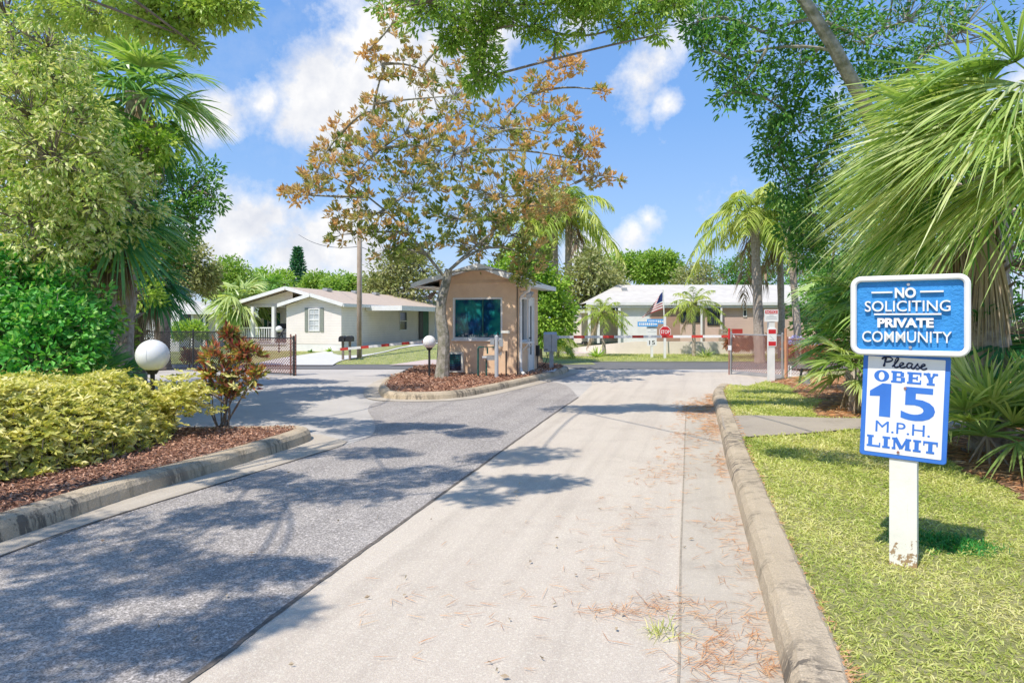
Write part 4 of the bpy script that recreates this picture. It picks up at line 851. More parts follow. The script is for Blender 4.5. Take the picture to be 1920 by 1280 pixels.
b = MB(); c_ = camlocal(1385, 31.6, .6); t_ = thing('garden_bench', 'small red bench on the raised yard against the pink house wall', 'bench', camlocal(1383, 32.6, .56), TH)
b.box(-.28, .28, -.15, .15, .28, .34); b.build('seat', 'terracotta', t_); b = MB(); b.box(-.28, .28, .12, .16, .40, .62); b.build('backrest', 'terracotta', t_)
for x in (-.22, .22): b = MB(); b.box(x-.03, x+.03, -.12, .12, 0, .28); b.build('leg', 'terracotta', t_)
t_ = thing('planter_crate', 'brown slatted wooden crate beside the red bench', 'crate', camlocal(1360, 32.6, .56), TH); b = MB()
for z in (.05, .2, .35, .5): b.box(-.26, .26, -.2, -.17, z, z+.09)
for x in (-.26, 0, .23): b.box(x, x+.03, -.17, .2, 0, .62)
b.build('slats', 'wood_pole', t_)
# ------------------------------------------------------------------ chain link fences
def chain(parent, p0, p1, z0, z1, mat, pitch=.06, wd=.006):
    p0, p1 = np.array(p0, float), np.array(p1, float); L = np.linalg.norm(p1-p0); d = (p1-p0)/L; h = z1-z0; A = []; B = []
    for sg in (1, -1):
        for u in np.arange(-h, L+h, pitch):
            a_, c_ = (u, u+h) if sg > 0 else (u, u-h)
            lo_, hi_ = sorted((a_, c_)); 
            t0 = max(0, ((0 if sg > 0 else L)-a_)/(c_-a_)) if not (0 <= a_ <= L) else 0
            t1 = min(1, ((L if sg > 0 else 0)-a_)/(c_-a_)) if not (0 <= c_ <= L) else 1
            if t1-t0 > 1e-3 and 0 <= t0 and t1 <= 1.0001:
                A.append(np.append(p0[:2]+d[:2]*(a_+(c_-a_)*t0), z0+h*t0)); B.append(np.append(p0[:2]+d[:2]*(a_+(c_-a_)*t1), z0+h*t1))
    return MB().segs(A, B, wd/2, wd/2, 3).build('mesh', mat, parent)
def fence(name, label, pts, z0, hgt, frame, mesh, postr=.03, zs=None, cat='fence', lattice=.06, wd=.006, bottom=False):
    t_ = thing(name, label, cat, (pts[0][0], pts[0][1], z0), 0); P = [np.array([p[0]-pts[0][0], p[1]-pts[0][1], 0]) for p in pts]
    for p in P: b = MB(); b.tube([p+[0, 0, -.1], p+[0, 0, hgt+.06], p+[0, 0, hgt+.08]], [postr, postr, .005], 8); b.build('post', frame, t_)
    b = MB()
    for p, q in zip(P[:-1], P[1:]):
        b.tube([p+[0, 0, hgt], q+[0, 0, hgt]], .018, 6)
    b.build('rail', frame, t_)
    if bottom:
        b = MB()
        for p, q in zip(P[:-1], P[1:]): b.tube([p+[0, 0, .04], q+[0, 0, .04]], .016, 6)
        b.build('bottom_rail', frame, t_)
    for p, q in zip(P[:-1], P[1:]): chain(t_, p, q, .04, hgt-.01, mesh, lattice, wd)
    return t_
fence('chain_link_gate', 'rusty chain link swing gate half behind the white notice post', [camlocal(1371, 20.2), camlocal(1467, 18.6)], .06, 1.12, 'galv', 'rust', .03, cat='gate', bottom=True, lattice=.08, wd=.014)
t_ = thing('gate_post', 'slim red steel post with white plate beside the rusty gate', 'post', camlocal(1367, 20.0, 0), TH)
b = MB(); b.tube([(0, 0, -.1), (0, 0, 1.36)], .02, 8); b.build('post', 'rust', t_); b = MB(); b.box(-.04, .06, -.03, -.022, .72, .86); b.build('plate', 'signwhite', t_); b = MB(); b.tube([(0, 0, 1.05), (0, 0, 1.36)], .028, 8); b.build('sleeve', 'red', t_)
t_ = thing('fence_post', 'peach coloured pipe post with a capped stub pipe beside the gate hinge', 'post', camlocal(1473, 18.5, 0.1), TH)
b = MB(); b.tube([(0, 0, -.1), (0, 0, 1.28)], .035, 8); b.build('post', 'orange', t_); b = MB(); b.tube([(.06, 0, -.1), (.06, 0, .25), (.10, 0, .28), (.14, 0, .25), (.14, 0, -.1)], .022, 8); b.build('stub_pipe', 'white', t_)
fence('chain_link_fence', 'rusty chain link fence running right from the gate into the palmettos', [camlocal(1476, 18.5), camlocal(1548, 18.4), camlocal(1640, 18.3), camlocal(1760, 18.2)], .08, 1.0, 'rust', 'rust', .025, lattice=.08, wd=.010)
fence('chain_link_fence', 'black chain link fence behind the globe lamp and hedge on the left', [camlocal(235, 22.4), camlocal(362, 21.2), camlocal(440, 20.4)], .16, 1.08, 'black', 'black', .025, lattice=.09, wd=.022)
fence('chain_link_gate', 'open black and rusty chain link gate leaf ending at the exit road on the left', [camlocal(446, 20.4), camlocal(551, 19.6)], .02, 1.06, 'black', 'rust', .028, cat='gate', bottom=True, lattice=.09, wd=.020)
fence('gate_end_post', 'twin slim posts closing the free end of the left gate', [camlocal(545, 19.9), camlocal(554.5, 19.7)], .0, 1.12, 'rust', 'black', .022, cat='post')
# ------------------------------------------------------------------ vegetation
def curve_pts(a, b, sag=0, bend=.12, n=7):
    a = np.asarray(a, float); b = np.asarray(b, float); t = np.linspace(0, 1, n)[:, None]; L = np.linalg.norm(b-a)
    o = rng.normal(size=3)*bend*L; return a + (b-a)*t + o*np.sin(np.pi*t)*.6 + np.array([0, 0, sag*L])*np.sin(np.pi*t)
def tree(name, label, cat, base, trunk, clumps, mat, leaf=(.09, .04), ntuft=30, per=22, tr=.22, tuftr=.28, bark='bark', group=None, limb=.5, twig=.012, fork=None, whorl=False, droop=.3, tint=(0, 1), ftint=None, lt=.25, far=False, bendl=.1):
    """clumps: (centre, radius, density) in world coordinates; trunk: list of world points; limbs grow from the fork to every clump, twigs to every tuft"""
    base = np.asarray(base, float); t_ = thing(name, label, cat, base, 0, group)
    T = smoothline(trunk, 6); b = MB(); b.tube(T, np.linspace(tr, tr*.55, len(T))*(1+.5*np.exp(-np.arange(len(T))/1.5)), 10)
    fk = T[-1] if fork is None else np.asarray(fork); nodes = [T[len(T)//2:]]
    P = []; tuftc = []; 
    for c, r, dn in clumps:
        c = np.asarray(c, float); r = np.broadcast_to(np.asarray(r, float), (3,))
        allp = np.concatenate(nodes); cand = allp[allp[:, 2] < c[2]+.3*r[2]] if (allp[:, 2] < c[2]+.3*r[2]).any() else allp
        st = cand[np.argmin(np.linalg.norm(cand-c, axis=1) + rng.random(len(cand))*.3)]
        q = curve_pts(st, c, .06, bendl); L = np.linalg.norm(c-st); b.tube(q, np.linspace(max(.018, tr*limb*.55), .012, len(q)), 6, cap=False); nodes.append(q)
        n = max(1, int(ntuft*dn)); d = R3(n); rad = U(.25, 1, n)**.5
        tp = c + d*rad[:, None]*r; tp = tp[tp[:, 2] > base[2]+.15]; P.append(tp)
    P = np.concatenate(P); N = np.concatenate(nodes)
    A = np.empty_like(P)
    for i0 in range(0, len(P), 512):
        pp_ = P[i0:i0+512]; dd = np.linalg.norm(pp_[:, None]-N[None], axis=2) + .5*np.maximum(0, N[None, :, 2]-pp_[:, None, 2]); A[i0:i0+512] = N[dd.argmin(1)]
    if not far:
        mid = A*.5+P*.5 + rng.normal(size=P.shape)*.12*np.linalg.norm(P-A, axis=1)[:, None]*.6 ; r0 = np.clip(np.linalg.norm(P-A, axis=1)*.014, .004, .03)*twig/.012
        b.segs(A, mid, r0, r0*.7, 4); b.segs(mid, P, r0*.7, .003*twig/.012, 3)
    b.build('trunk', bark, t_, origin=base)
    c0 = P.mean(0); od = norm(P-A)
    m_ = MB()
    tb = rng.random(len(P)) if ftint is None else np.clip(ftint(P) + rng.normal(size=len(P))*.12, 0, 1)
    k = per; PP = np.repeat(P, k, 0); OD = np.repeat(od, k, 0); n = len(PP)
    if whorl:
        rr = R3(n); Dl = norm(OD*.6 + np.array([0, 0, .55]) + rr*.85); pos = PP + OD*U(-.09, .03, n)[:, None] + rr*.02
    else:
        rr = R3(n); pos = PP + rr*(U(0, 1, n)**.5)[:, None]*tuftr; Dl = norm(rr*.9 + OD*.5 + R3(n)*.6 + np.array([0, 0, -droop]))
    tt = np.clip(tint[0] + (tint[1]-tint[0])*(np.repeat(tb, k)*(1-lt) + rng.random(n)*lt), 0, 1)
    m_.leaves(pos, Dl, U(.7, 1.25, n)*leaf[0], U(.8, 1.2, n)*leaf[1], tt)
    m_.build('crown', LM[mat], t_, origin=base); return t_
def fan_palm(name, label, base, top, nfr, L, mat='fan', pet=.7, dead=4, tr=.16, wd=.035, nl=34, group=None, elev=(-.5, 1.3), az=None, droop=.35, spread=2.3, cat='palm tree', trunk=True, seed=None, wind=None, S=4):
    base = np.asarray(base, float); top = np.asarray(top, float); t_ = thing(name, label, cat, base, 0, group)
    if trunk:
        b = MB(); T = smoothline([base-[0, 0, .2], base*.5+top*.5+rng.normal(size=3)*[.1, .1, 0], top], 8); b.tube(T, tr*(1+.12*np.sin(np.arange(len(T))*2.4)), 10)
        n = 60; i_ = rng.integers(0, len(T)-1, n); a = U(0, 6.28, n); o = np.stack([np.cos(a), np.sin(a), 0*a], 1)
        b.segs(T[i_]+o*tr*.8, T[i_]+o*tr*1.9+np.array([0, 0, .12]), .03, .015, 4); b.build('trunk', 'palmtrunk', t_, origin=base)
    tot = nfr+dead
    for f in range(tot):
        isd = f >= nfr; a = (f*2.39996 + U(-.3, .3)) if az is None else U(*az); e = U(*elev) if not isd else U(-1.35, -.8)
        if not isd and nfr > 5: e = elev[0] + (elev[1]-elev[0])*((f+.5)/nfr)**.8 + U(-.12, .12)
        d = np.array([math.cos(a)*math.cos(e), math.sin(a)*math.cos(e), math.sin(e)]);
        pl = pet*U(.8, 1.15)*(.7 if isd else 1); q = np.array([top + d*pl*t - np.array([0, 0, .22*pl*t*t*(1 if e > 0 else .4)]) for t in np.linspace(0, 1, 5)])
        b = MB(); b.tube(q, np.linspace(.022, .010, 5)*(wd/.035), 4, tint=.35, cap=False); h = q[-1]; ax = norm(q[-1]-q[-2])
        if wind is not None: ax = norm(ax + np.asarray(wind))
        s_ = norm(np.cross(ax, [0, 0, 1.]) + rng.normal(size=3)*.25); up = np.cross(s_, ax)
        n = nl; an = np.linspace(-spread/2*1.15, spread/2*1.15, n) + rng.normal(size=n)*.03
        dirs = np.cos(an)[:, None]*ax + np.sin(an)[:, None]*s_ + up*(.22*np.abs(np.sin(an))[:, None] + rng.normal(size=(n, 1))*.05)
        if isd: dirs = norm(dirs*.5 + np.array([0, 0, -.9])); 
        Ls = L*(.62+.38*np.cos(an*.55))*U(.88, 1.08, n)*(.8 if isd else 1)
        tn = np.clip(U(.0, .6) + rng.random(n)*.4, 0, 1)
        P_ = h + ax*0 - ax[None]*.0 + np.zeros((n, 3))
        b.blades(P_, dirs, Ls, wd*(1 if not isd else .7), droop*U(.5, 1.5, n)*(1.3 if isd else 1), S, tn, flat=np.repeat(up[None], n, 0)+rng.normal(size=(n, 3))*.45, base=.35)
        o = b.build('frond', LM['dead' if isd else mat], t_, origin=base)
        if isd: o['label'] = 'dry brown hanging frond'
    return t_
def queen_palm(label, base, top, nfr=14, L=2.6, ll=.5, tr=.13, mat='queen', group=None, elev=(-.2, 1.35), nl=46, wd=.022, name='queen_palm', dead=1, boots=True, az0=0, azr=None, archs=1.0):
    base = np.asarray(base, float); top = np.asarray(top, float); t_ = thing(name, label, 'palm tree', base, 0, group)
    b = MB(); T = smoothline([base-[0, 0, .2], base*.6+top*.4, top], 8); b.tube(T, np.linspace(tr*1.25, tr*.85, len(T))*(1+.06*np.sin(np.arange(len(T))*2.)), 10)
    if boots:
        n = 46; a = U(0, 6.28, n); zz = U(-.9, .1, n)*min(1, L/2.2); o = np.stack([np.cos(a), np.sin(a), 0*a], 1); b.segs(top+o*tr*.5+np.stack([0*a, 0*a, zz], 1), top+o*tr*2.3+np.stack([0*a, 0*a, zz+.30*L/2.4], 1), .035*L/2.4, .012, 4)
    b.build('trunk', 'palmtrunk', t_, origin=base)
    for f in range(nfr+dead):
        isd = f >= nfr; a = f*2.39996+az0 + U(-.2, .2); e = elev[0] + (elev[1]-elev[0])*((f+.5)/nfr) if not isd else -1.0
        if azr is not None: a = U(*azr)
        d0 = np.array([math.cos(a)*math.cos(e), math.sin(a)*math.cos(e), math.sin(e)]); Lf = L*U(.85, 1.1)*(.8 if isd else 1); K = 14; t = np.linspace(0, 1, K)
        arch = (.55+.25*math.cos(e))*archs; q = top + d0*Lf*t[:, None] - np.array([0, 0, 1.])*(arch*Lf*t**2.2)[:, None]
        b = MB(); b.tube(q, np.linspace(.022, .005, K)*L/2.4, 4, tint=.6, cap=False)
        tt = U(.16, 1, nl*2); ps = np.stack([np.interp(tt, t, q[:, i]) for i in range(3)], 1); tg = norm(np.stack([np.interp(tt, t, np.gradient(q[:, i])) for i in range(3)], 1))
        sd_ = norm(np.cross(tg, [0, 0, 1.]))*np.where(np.arange(nl*2) % 2, 1, -1)[:, None]
        dr = norm(sd_*.9 + tg*.75 + rng.normal(size=(nl*2, 3))*.22 + np.array([0, 0, .1])); Lb = ll*np.clip(1.3*np.sin(np.pi*np.clip(tt*.85+.12, 0, 1)), .3, 1)*U(.8, 1.1, nl*2)
        b.blades(ps, dr, Lb, wd, .75 if not isd else 1.2, 3, np.clip(U(0, .5)+rng.random(nl*2)*.5, 0, 1))
        o = b.build('frond', LM['dead' if isd else mat], t_, origin=base)
        if isd: o['label'] = 'dry brown hanging frond'
    return t_
def spiky(name, label, base, n, L, wd, mat, cat, droop=.5, group=None, zmin=.15):
    t_ = thing(name, label, cat, base, 0, group); b = MB(); d = R3(n); d[:, 2] = np.abs(d[:, 2])*.9+zmin
    b.blades(np.zeros((n, 3))+rng.normal(size=(n, 3))*[.04, .04, 0], d, L*U(.7, 1.1, n), wd, droop*U(.4, 1.2, n), 4, rng.random(n)); b.build('leaf_rosette', LM[mat], t_); return t_
def cl(lst): return [(D(px, py, cz), np.array(r)*1.0 if np.ndim(r) else r, dn) for px, py, cz, r, dn in lst]
# --- the magnolia on the island
tbz = .14; mb_ = camlocal(828, 17.3, tbz)
mag = []
for px, py, dz_, r, dn in [(620, 330, -.6, .75, .8), (560, 365, -.3, .35, .30), (590, 340, .2, .35, .3), (640, 250, 0, .50, .55), (625, 290, .5, .5, .5), (690, 300, -.5, .75, 1.1), (700, 210, .2, .6, .7), (720, 130, 0, .45, .5), (690, 95, 0, .3, .25),
                           (740, 40, 0, .55, .45), (790, 130, .3, .7, .8), (850, 180, 0, .9, 1.1), (760, 250, -.8, .9, 1.3), (700, 400, -.4, .9, 1.4), (780, 350, .6, 1.0, 1.5), (850, 290, -1.0, 1.0, 1.5), (940, 240, .4, .9, 1.2), (1000, 170, .2, .6, .6),
                           (1040, 130, .0, .5, .4), (1080, 120, 0, .30, .25), (1130, 170, 0, .25, .16), (1020, 250, -.4, .7, .8), (1080, 300, 0, .65, .8), (1120, 330, .3, .45, .4), (1160, 335, 0, .2, .1), (1000, 340, -1.0, 1.0, 1.6), (930, 370, -.9, 1.0, 1.5),
                           (860, 410, .8, 1.0, 1.3), (770, 440, -.2, .85, 1.1), (960, 440, .3, .9, 1.4), (1030, 390, .4, .7, 1.2), (1000, 480, -.2, .55, .8), (980, 515, -.2, .35, .45), (650, 410, 0, .5, .4), (640, 440, 0, .4, .25), (880, 90, .4, .6, .4), (720, 470, .3, .5, .5),
                           (1050, 220, -.2, .5, .4), (540, 360, 0, .22, .16), (900, 470, .7, .6, .6), (1100, 260, .1, .45, .4)]:
    mag.append((D(px, py, 17.4+dz_*1.3), (r, r*1.1, r*.85), dn))
zf = 1.6-(520-600)*17.3/F
tree('magnolia_tree', 'broad magnolia with copper backed brown and green leaves beside the gatehouse', 'tree', mb_, [mb_-[0, 0, .2], D(832, 640, 17.3), D(826, 580, 17.3), D(836, 530, 17.3), D(842, 505, 17.3)], mag, 'magnolia',
     leaf=(.165, .070), ntuft=52, per=10, tr=.17, bark='bark_pale', whorl=True, limb=.45, twig=.012, ftint=lambda P: np.clip(.17 + .07*(P[:, 2]-5.0) + .125*np.linalg.norm(P[:, :2]-mb_[:2], axis=1) + rng.normal(size=len(P))*.24, .0, .95), lt=.25)
# --- left bank of vegetation
def wz(px, cz): return camlocal(px, cz, 0.05)
tree('willow_oak', 'tall pale green small leaved tree filling the upper left beside the cabbage palm', 'tree', wz(40, 10.5), [wz(40, 10.5), D(60, 520, 10.4), D(90, 400, 10.2), D(80, 300, 10)],
     cl([(20, 130, 10, (1.0, 1.0, .8), 1), (90, 90, 9.5, .7, .9), (95, 150, 9.6, .5, .8), (60, 220, 9.2, (1.1, 1, .7), 1.4), (125, 230, 9.4, .6, 1.1), (100, 300, 9.0, (1.0, .9, .6), 1.5), (165, 320, 9.6, .55, 1), (40, 330, 9.4, .8, 1.2), (150, 380, 9.4, .8, 1.1), (60, 420, 9.2, .8, 1.1), (230, 370, 10.5, .6, .8),
         (10, 30, 10, 1.0, 1), (0, 500, 9.6, .7, .8), (110, 470, 9.6, .6, .7), (-80, 200, 10, 1.2, 1.4), (-100, 380, 10, 1.2, 1.2), (235, 330, 10.5, .3, .4), (190, 440, 10.5, .55, .5)]), 'willow', leaf=(.092, .042), ntuft=62, per=19, tuftr=.12, tr=.2, droop=.6, lt=.75, tint=(.15, 1.25))
tree('live_oak', 'dark green oak reaching out to the sky right of the cabbage palms', 'tree', wz(250, 15.5), [wz(250, 15.5), D(255, 560, 15.5), D(280, 470, 15.5), D(300, 430, 15.5)],
     cl([(380, 335, 15.2, .42, .5), (400, 370, 15.2, .30, .3), (355, 370, 15.3, .40, .45), (370, 410, 15.3, .3, .25), (320, 330, 15.6, .5, .6), (300, 400, 15.4, .75, 1), (270, 330, 15.2, .7, .9), (340, 430, 15.6, .45, .5), (230, 430, 15.2, .9, 1), (310, 470, 15.8, .5, .6), (280, 260, 15, .45, .6), (300, 250, 15, .4, .4), (210, 330, 15, 1, 1)]), 'oak', leaf=(.13, .055), ntuft=42, per=20, tuftr=.2, tr=.22, lt=.7, tint=(.05, 1.15))
tree('olive_oak', 'dull olive green oak behind the grey house roof', 'tree', wz(300, 22), [wz(300, 22), D(310, 560, 22), D(320, 500, 22)],
     cl([(345, 470, 22, .6, .8), (370, 500, 22, .55, .8), (325, 505, 22, .6, 1), (385, 530, 22.5, .35, .6), (350, 525, 22, .45, .7), (390, 515, 22.4, .3, .4), (300, 480, 22, .9, 1), (250, 500, 22, 1.1, 1), (200, 480, 22, 1.1, 1)]), 'olive', leaf=(.15, .07), ntuft=60, per=18, tuftr=.3, tr=.25)
sh = []
for px, py, cz, r, dn in [(30, 640, 8.6, (.75, .6, .5), 1.2), (110, 620, 8.8, (.6, .5, .5), 1), (-60, 620, 8.6, .8, 1), (60, 560, 9.2, (.7, .6, .5), 1), (130, 560, 9.4, .5, .7), (0, 540, 9.2, .7, 1), (150, 660, 9.2, .35, .5), (80, 690, 8.4, .5, .8), (-20, 700, 8.2, .6, .8), (170, 600, 9.6, .35, .4)]: sh.append((px, py, cz, r, dn))
tree('hibiscus_shrub', 'big dark green glossy shrub behind the yellow green hedge', 'shrub', wz(50, 9), [wz(50, 9), D(50, 680, 9), D(60, 640, 9)], cl(sh), 'darkshrub', leaf=(.095, .058), ntuft=85, per=17, tuftr=.12, tr=.06, lt=.8)
tree('lime_tree', 'bright lime green leafy tree between the two cabbage palms', 'tree', wz(200, 12.4), [wz(200, 12.4), D(190, 600, 12.3), D(180, 480, 12.2)],
     cl([(295, 250, 11.4, .28, .35), (300, 275, 11.4, .25, .25), (250, 290, 11.6, .45, .6), (215, 290, 11.6, .3, .4), (180, 520, 11.4, .5, .6), (150, 450, 10.8, .4, .6), (140, 400, 10.8, .4, .5), (190, 590, 11.8, .4, .5), (260, 440, 12.6, .45, .5), (225, 500, 12.4, .5, .5), (120, 520, 10.5, .4, .6), (270, 560, 13.5, .4, .4)]), 'lime', leaf=(.11, .06), ntuft=48, per=16, tuftr=.15, tr=.12, lt=.7)
tree('shade_tree', 'deep green tree mass closing the view at the far left', 'tree', wz(-150, 14), [wz(-150, 14), D(-100, 450, 14), D(-60, 350, 14)],
     cl([(-50, 100, 14, 1.5, 1.3), (60, 120, 14, 1.4, 1.3), (110, 200, 14, .9, 1), (0, 300, 14, 1.6, 1.3), (120, 330, 13.6, 1.4, 1.3), (60, 480, 13.6, 1.6, 1.4), (-50, 550, 13, 1.4, 1.2), (180, 500, 14, 1.2, 1), (160, 600, 14, 1, 1), (80, 640, 13.4, .9, .8), (200, 640, 15, .7, .6)]), 'lime', leaf=(.15, .07), ntuft=60, per=16, tuftr=.3, tr=.3, lt=.8, tint=(-.35, .75))
fan_palm('cabbage_palm', 'tall cabbage palm with fan crown and brown skirt standing against the sky', wz(225, 12.5), D(255, 175, 12.3), 26, .95, 'fan', pet=.72, dead=9, tr=.17, nl=32, elev=(-1.0, 1.35), droop=.45, wd=.05)
fan_palm('cabbage_palm', 'smaller cabbage palm hanging a grey skirt halfway up the left thicket', wz(190, 11.4), D(195, 400, 11.2), 13, .95, 'fandark', pet=.55, dead=9, tr=.16, nl=34, elev=(-.7, .9), droop=.45, wd=.05)
fan_palm('cabbage_palm', 'low dark cabbage palm drooping over the lattice fence', wz(268, 15.8), D(275, 530, 15.6), 15, .82, 'fandark', pet=.45, dead=4, tr=.13, nl=30, elev=(-.8, 1.0), droop=.55, wd=.055)
fan_palm('saw_palmetto', 'blue green palmetto clump behind the left globe lamp', wz(190, 11.2), wz(190, 11.2)+[0, 0, .5], 16, .52, 'fandark', pet=.45, dead=0, tr=.1, nl=26, elev=(-.1, 1.2), droop=.15, wd=.035, trunk=False, cat='palmetto')
fan_palm('saw_palmetto', 'second palmetto clump low against the black fence', wz(150, 10.4), wz(150, 10.4)+[0, 0, .45], 12, .5, 'fan', pet=.4, dead=1, tr=.1, nl=26, elev=(-.1, 1.2), droop=.15, wd=.035, trunk=False, cat='palmetto')
def over(lst, h):     # crown pieces above the drive, h metres up the sun's path from the ground points they shade
    out = []
    for px, py, r in lst:
        g = G(px, py); k_ = (h+U(-.6, .6)); out.append((g + np.array([-sd[0], -sd[1], 0])*k_/math.tan(SUN_EL) + [0, 0, k_], (r, r*.7, r*.35), r*1.4))
    return out
# overhanging pine / oak bough at the top left, from a tree beside the camera; its off-frame crown shades the drive
ltb = C(-6.6, 2.2, 0)
tree('overhanging_oak', 'oak bough with pine like tufts reaching in across the top left sky', 'tree', ltb, [ltb, C(-6.4, 2.6, 2), C(-5.9, 3.2, 4), C(-5.2, 4.4, 5.4)],
     cl([(330, 15, 7.6, (.35, .3, .22), .8), (400, 20, 7.6, (.3, .3, .14), .6), (450, 15, 7.6, (.16, .2, .10), .25), (270, 30, 7.6, (.3, .3, .2), .5), (310, 55, 7.6, .15, .2), (200, 20, 7.8, (.5, .4, .2), .6), (350, 70, 7.6, .10, .12), (120, 10, 8, (.5, .4, .3), .7), (370, 88, 7.6, .08, .10)])
     + over([(620, 925, .65), (780, 890, .65), (430, 965, .45), (700, 850, .5), (480, 900, .5), (950, 860, .5), (1020, 905, .4), (960, 908, .45), (690, 808, .6), (880, 812, .5), (560, 850, .4), (280, 1070, .6), (90, 1130, .45), (500, 1075, .35), (60, 1240, .5), (330, 1200, .35), (560, 785, .5), (480, 1150, .3), (900, 935, .3)], 6.4)
     + [(C(*p), r, d) for p, r, d in [((-5.8, 1.6, 6.3), (.9, .8, .4), 1.1), ((-6.0, -1.0, 6.2), (.8, .8, .4), .8), ((-6.0, 10.5, 8), (1, .8, .5), 1.2)]],
     'pine', leaf=(.085, .036), ntuft=85, per=20, tuftr=.11, tr=.2, limb=.12, lt=.5, tint=(.3, 1.2))
# --- the right oak: trunk leans through the top right corner
rb = camlocal(1740, 10.2, .1)
tree('laurel_oak', 'leaning laurel oak whose dark leaves hang over the drive at the upper right', 'tree', rb, [rb, D(1700, 420, 10), D(1640, 240, 9.6), D(1580, 120, 9.2), D(1545, 60, 9.1), D(1490, -20, 9.0), D(1400, -90, 9.0)],
     cl([(1430, 60, 9.4, .5, 1), (1370, 110, 9.4, .35, .6), (1400, 150, 9.4, .28, .4), (1360, 180, 9.4, .18, .2), (1350, 30, 9.4, .4, .6), (1500, 130, 9.6, .45, .9), (1460, 200, 9.8, .4, .8), (1500, 250, 10, .5, 1), (1450, 290, 10, .3, .45), (1480, 340, 10.2, .38, .7), (1540, 330, 10.4, .5, 1), (1520, 400, 10.6, .4, .8),
         (1570, 450, 10.8, .5, .9), (1520, 470, 10.8, .3, .5), (1600, 230, 10.2, .55, .9), (1550, 30, 9.5, .5, .8), (1620, 80, 10, .6, 1), (1700, 40, 10, .8, 1.2), (1680, 160, 10.4, .7, 1), (1620, 350, 10.6, .6, 1), (1310, 40, 9.3, .25, .3), (1320, 90, 9.3, .12, .1), (1800, 60, 11, 1, 1), (1560, 540, 12, .5, .6), (1480, 430, 11, .25, .3), (1600, 540, 12, .5, .7),
         (1880, 300, 12, 1.3, 1.2), (1760, 260, 11.6, .8, .8)]), 'oak', leaf=(.10, .038), ntuft=50, per=17, tuftr=.13, tr=.115, bark='bark_pale', limb=.4, lt=.8, bendl=.05)
tree('laurel_oak', 'green bough hanging from above the frame over the magnolia and sky centre', 'tree', C(6.4, 5.2, .1), [C(6.4, 5.2, .1), C(6.2, 5.6, 3), C(5.2, 6.6, 6.2), C(3.2, 8.2, 7.4), C(1.2, 9.2, 7.5)],
     cl([(1050, 5, 9.2, (.45, .4, .25), .8), (950, 10, 9.4, (.42, .4, .25), .8), (880, 45, 9.4, (.33, .3, .28), .8), (845, 75, 9.4, .16, .3), (910, 100, 9.4, .24, .55), (890, 150, 9.4, (.12, .1, .2), .25), (930, 140, 9.4, .14, .2), (1000, 50, 9.4, .2, .3), (1120, 5, 9.3, (.4, .3, .2), .55), (1165, 50, 9.3, (.22, .2, .15), .3), (1215, 15, 9.2, (.3, .3, .2), .5), (1235, 65, 9.2, .10, .12), (820, 12, 9.4, .15, .2), (1040, 75, 9.3, .14, .15), (1260, 5, 9.2, .2, .3), (1090, 60, 9.3, .12, .10)])
     + over([(1100, 768, .8), (1240, 765, .9), (1010, 850, .5), (1330, 770, .5), (1520, 870, .45), (1640, 885, .5), (1480, 745, .6), (1420, 745, .4)], 6.4), 'pine', leaf=(.10, .034), ntuft=70, per=17, tuftr=.11, tr=.12, limb=.15, lt=.5, tint=(.0, .9))
# --- the great fan palm at the right edge, fronds swept to the left
bp = C(5.6, 6.5, LZ); btop = D(1990, 215, 6.3)
fan_palm('fan_palm', 'huge fan palm whose long drooping pale green fronds sweep in from the right edge', bp, btop, 24, 1.35, 'fanbright', pet=.95, dead=0, tr=.2, nl=58, az=(TH+2.1, TH+4.3), elev=(-.75, .65), droop=.30, wd=.029, wind=(-.45*CT, -.45*ST, -.12), spread=2.5, S=6)
bp2 = C(5.35, 7.7, LZ)
fan_palm('fan_palm', 'shaded fan palm with dark green fronds filling the gap behind the blue board', bp2, D(1850, 330, 7.8), 14, 1.1, 'fan', pet=.7, dead=4, tr=.2, nl=44, az=(TH+1.6, TH+4.6), elev=(-1.0, .8), droop=.5, wd=.035, spread=2.2)
for px, py, cz, n_, L_, m_, lb in [(1612, 640, 12.2, 17, .85, 'fan', 'mid green palmetto fanning out left of the blue board'), (1606, 695, 11.0, 14, .60, 'fanbright', 'bright palmetto low on the straw bed left of the speed board'), (1612, 525, 13.4, 19, 1.0, 'fan', 'dark green fan palm above the rusty fence'),
                               (1630, 560, 11.5, 14, .9, 'fan', 'dark palmetto hidden behind the sign boards'), (1850, 640, 8.0, 10, .7, 'fandark', 'shaded palmetto behind the right side of the blue board')]:
    c_ = D(px, py, cz); b_ = np.array([c_[0], c_[1], LZ]); fan_palm('saw_palmetto', lb, b_, c_, n_, L_, m_, pet=.42, dead=2, tr=.07, nl=32, elev=(-.6, 1.1), droop=.3, wd=.038, trunk=True, cat='palmetto')
pb = C(4.45, 7.3, LZ)
fan_palm('saw_palmetto', 'lush palmetto with upright bright blades right of the speed board', camlocal(1850, 7.0, LZ), camlocal(1850, 7.0, LZ)+[0, 0, .30], 24, .78, 'fanbright', pet=.45, dead=7, tr=.1, nl=24, elev=(.0, 1.35), droop=.18, wd=.03, trunk=False, cat='palmetto', spread=1.9)
fan_palm('saw_palmetto', 'palmetto cut by the right edge of the view', camlocal(1960, 7.2, LZ), camlocal(1960, 7.2, LZ)+[0, 0, .35], 14, .65, 'fan', pet=.45, dead=4, tr=.1, nl=26, elev=(.0, 1.35), droop=.18, wd=.032, trunk=False, cat='palmetto', spread=1.9)
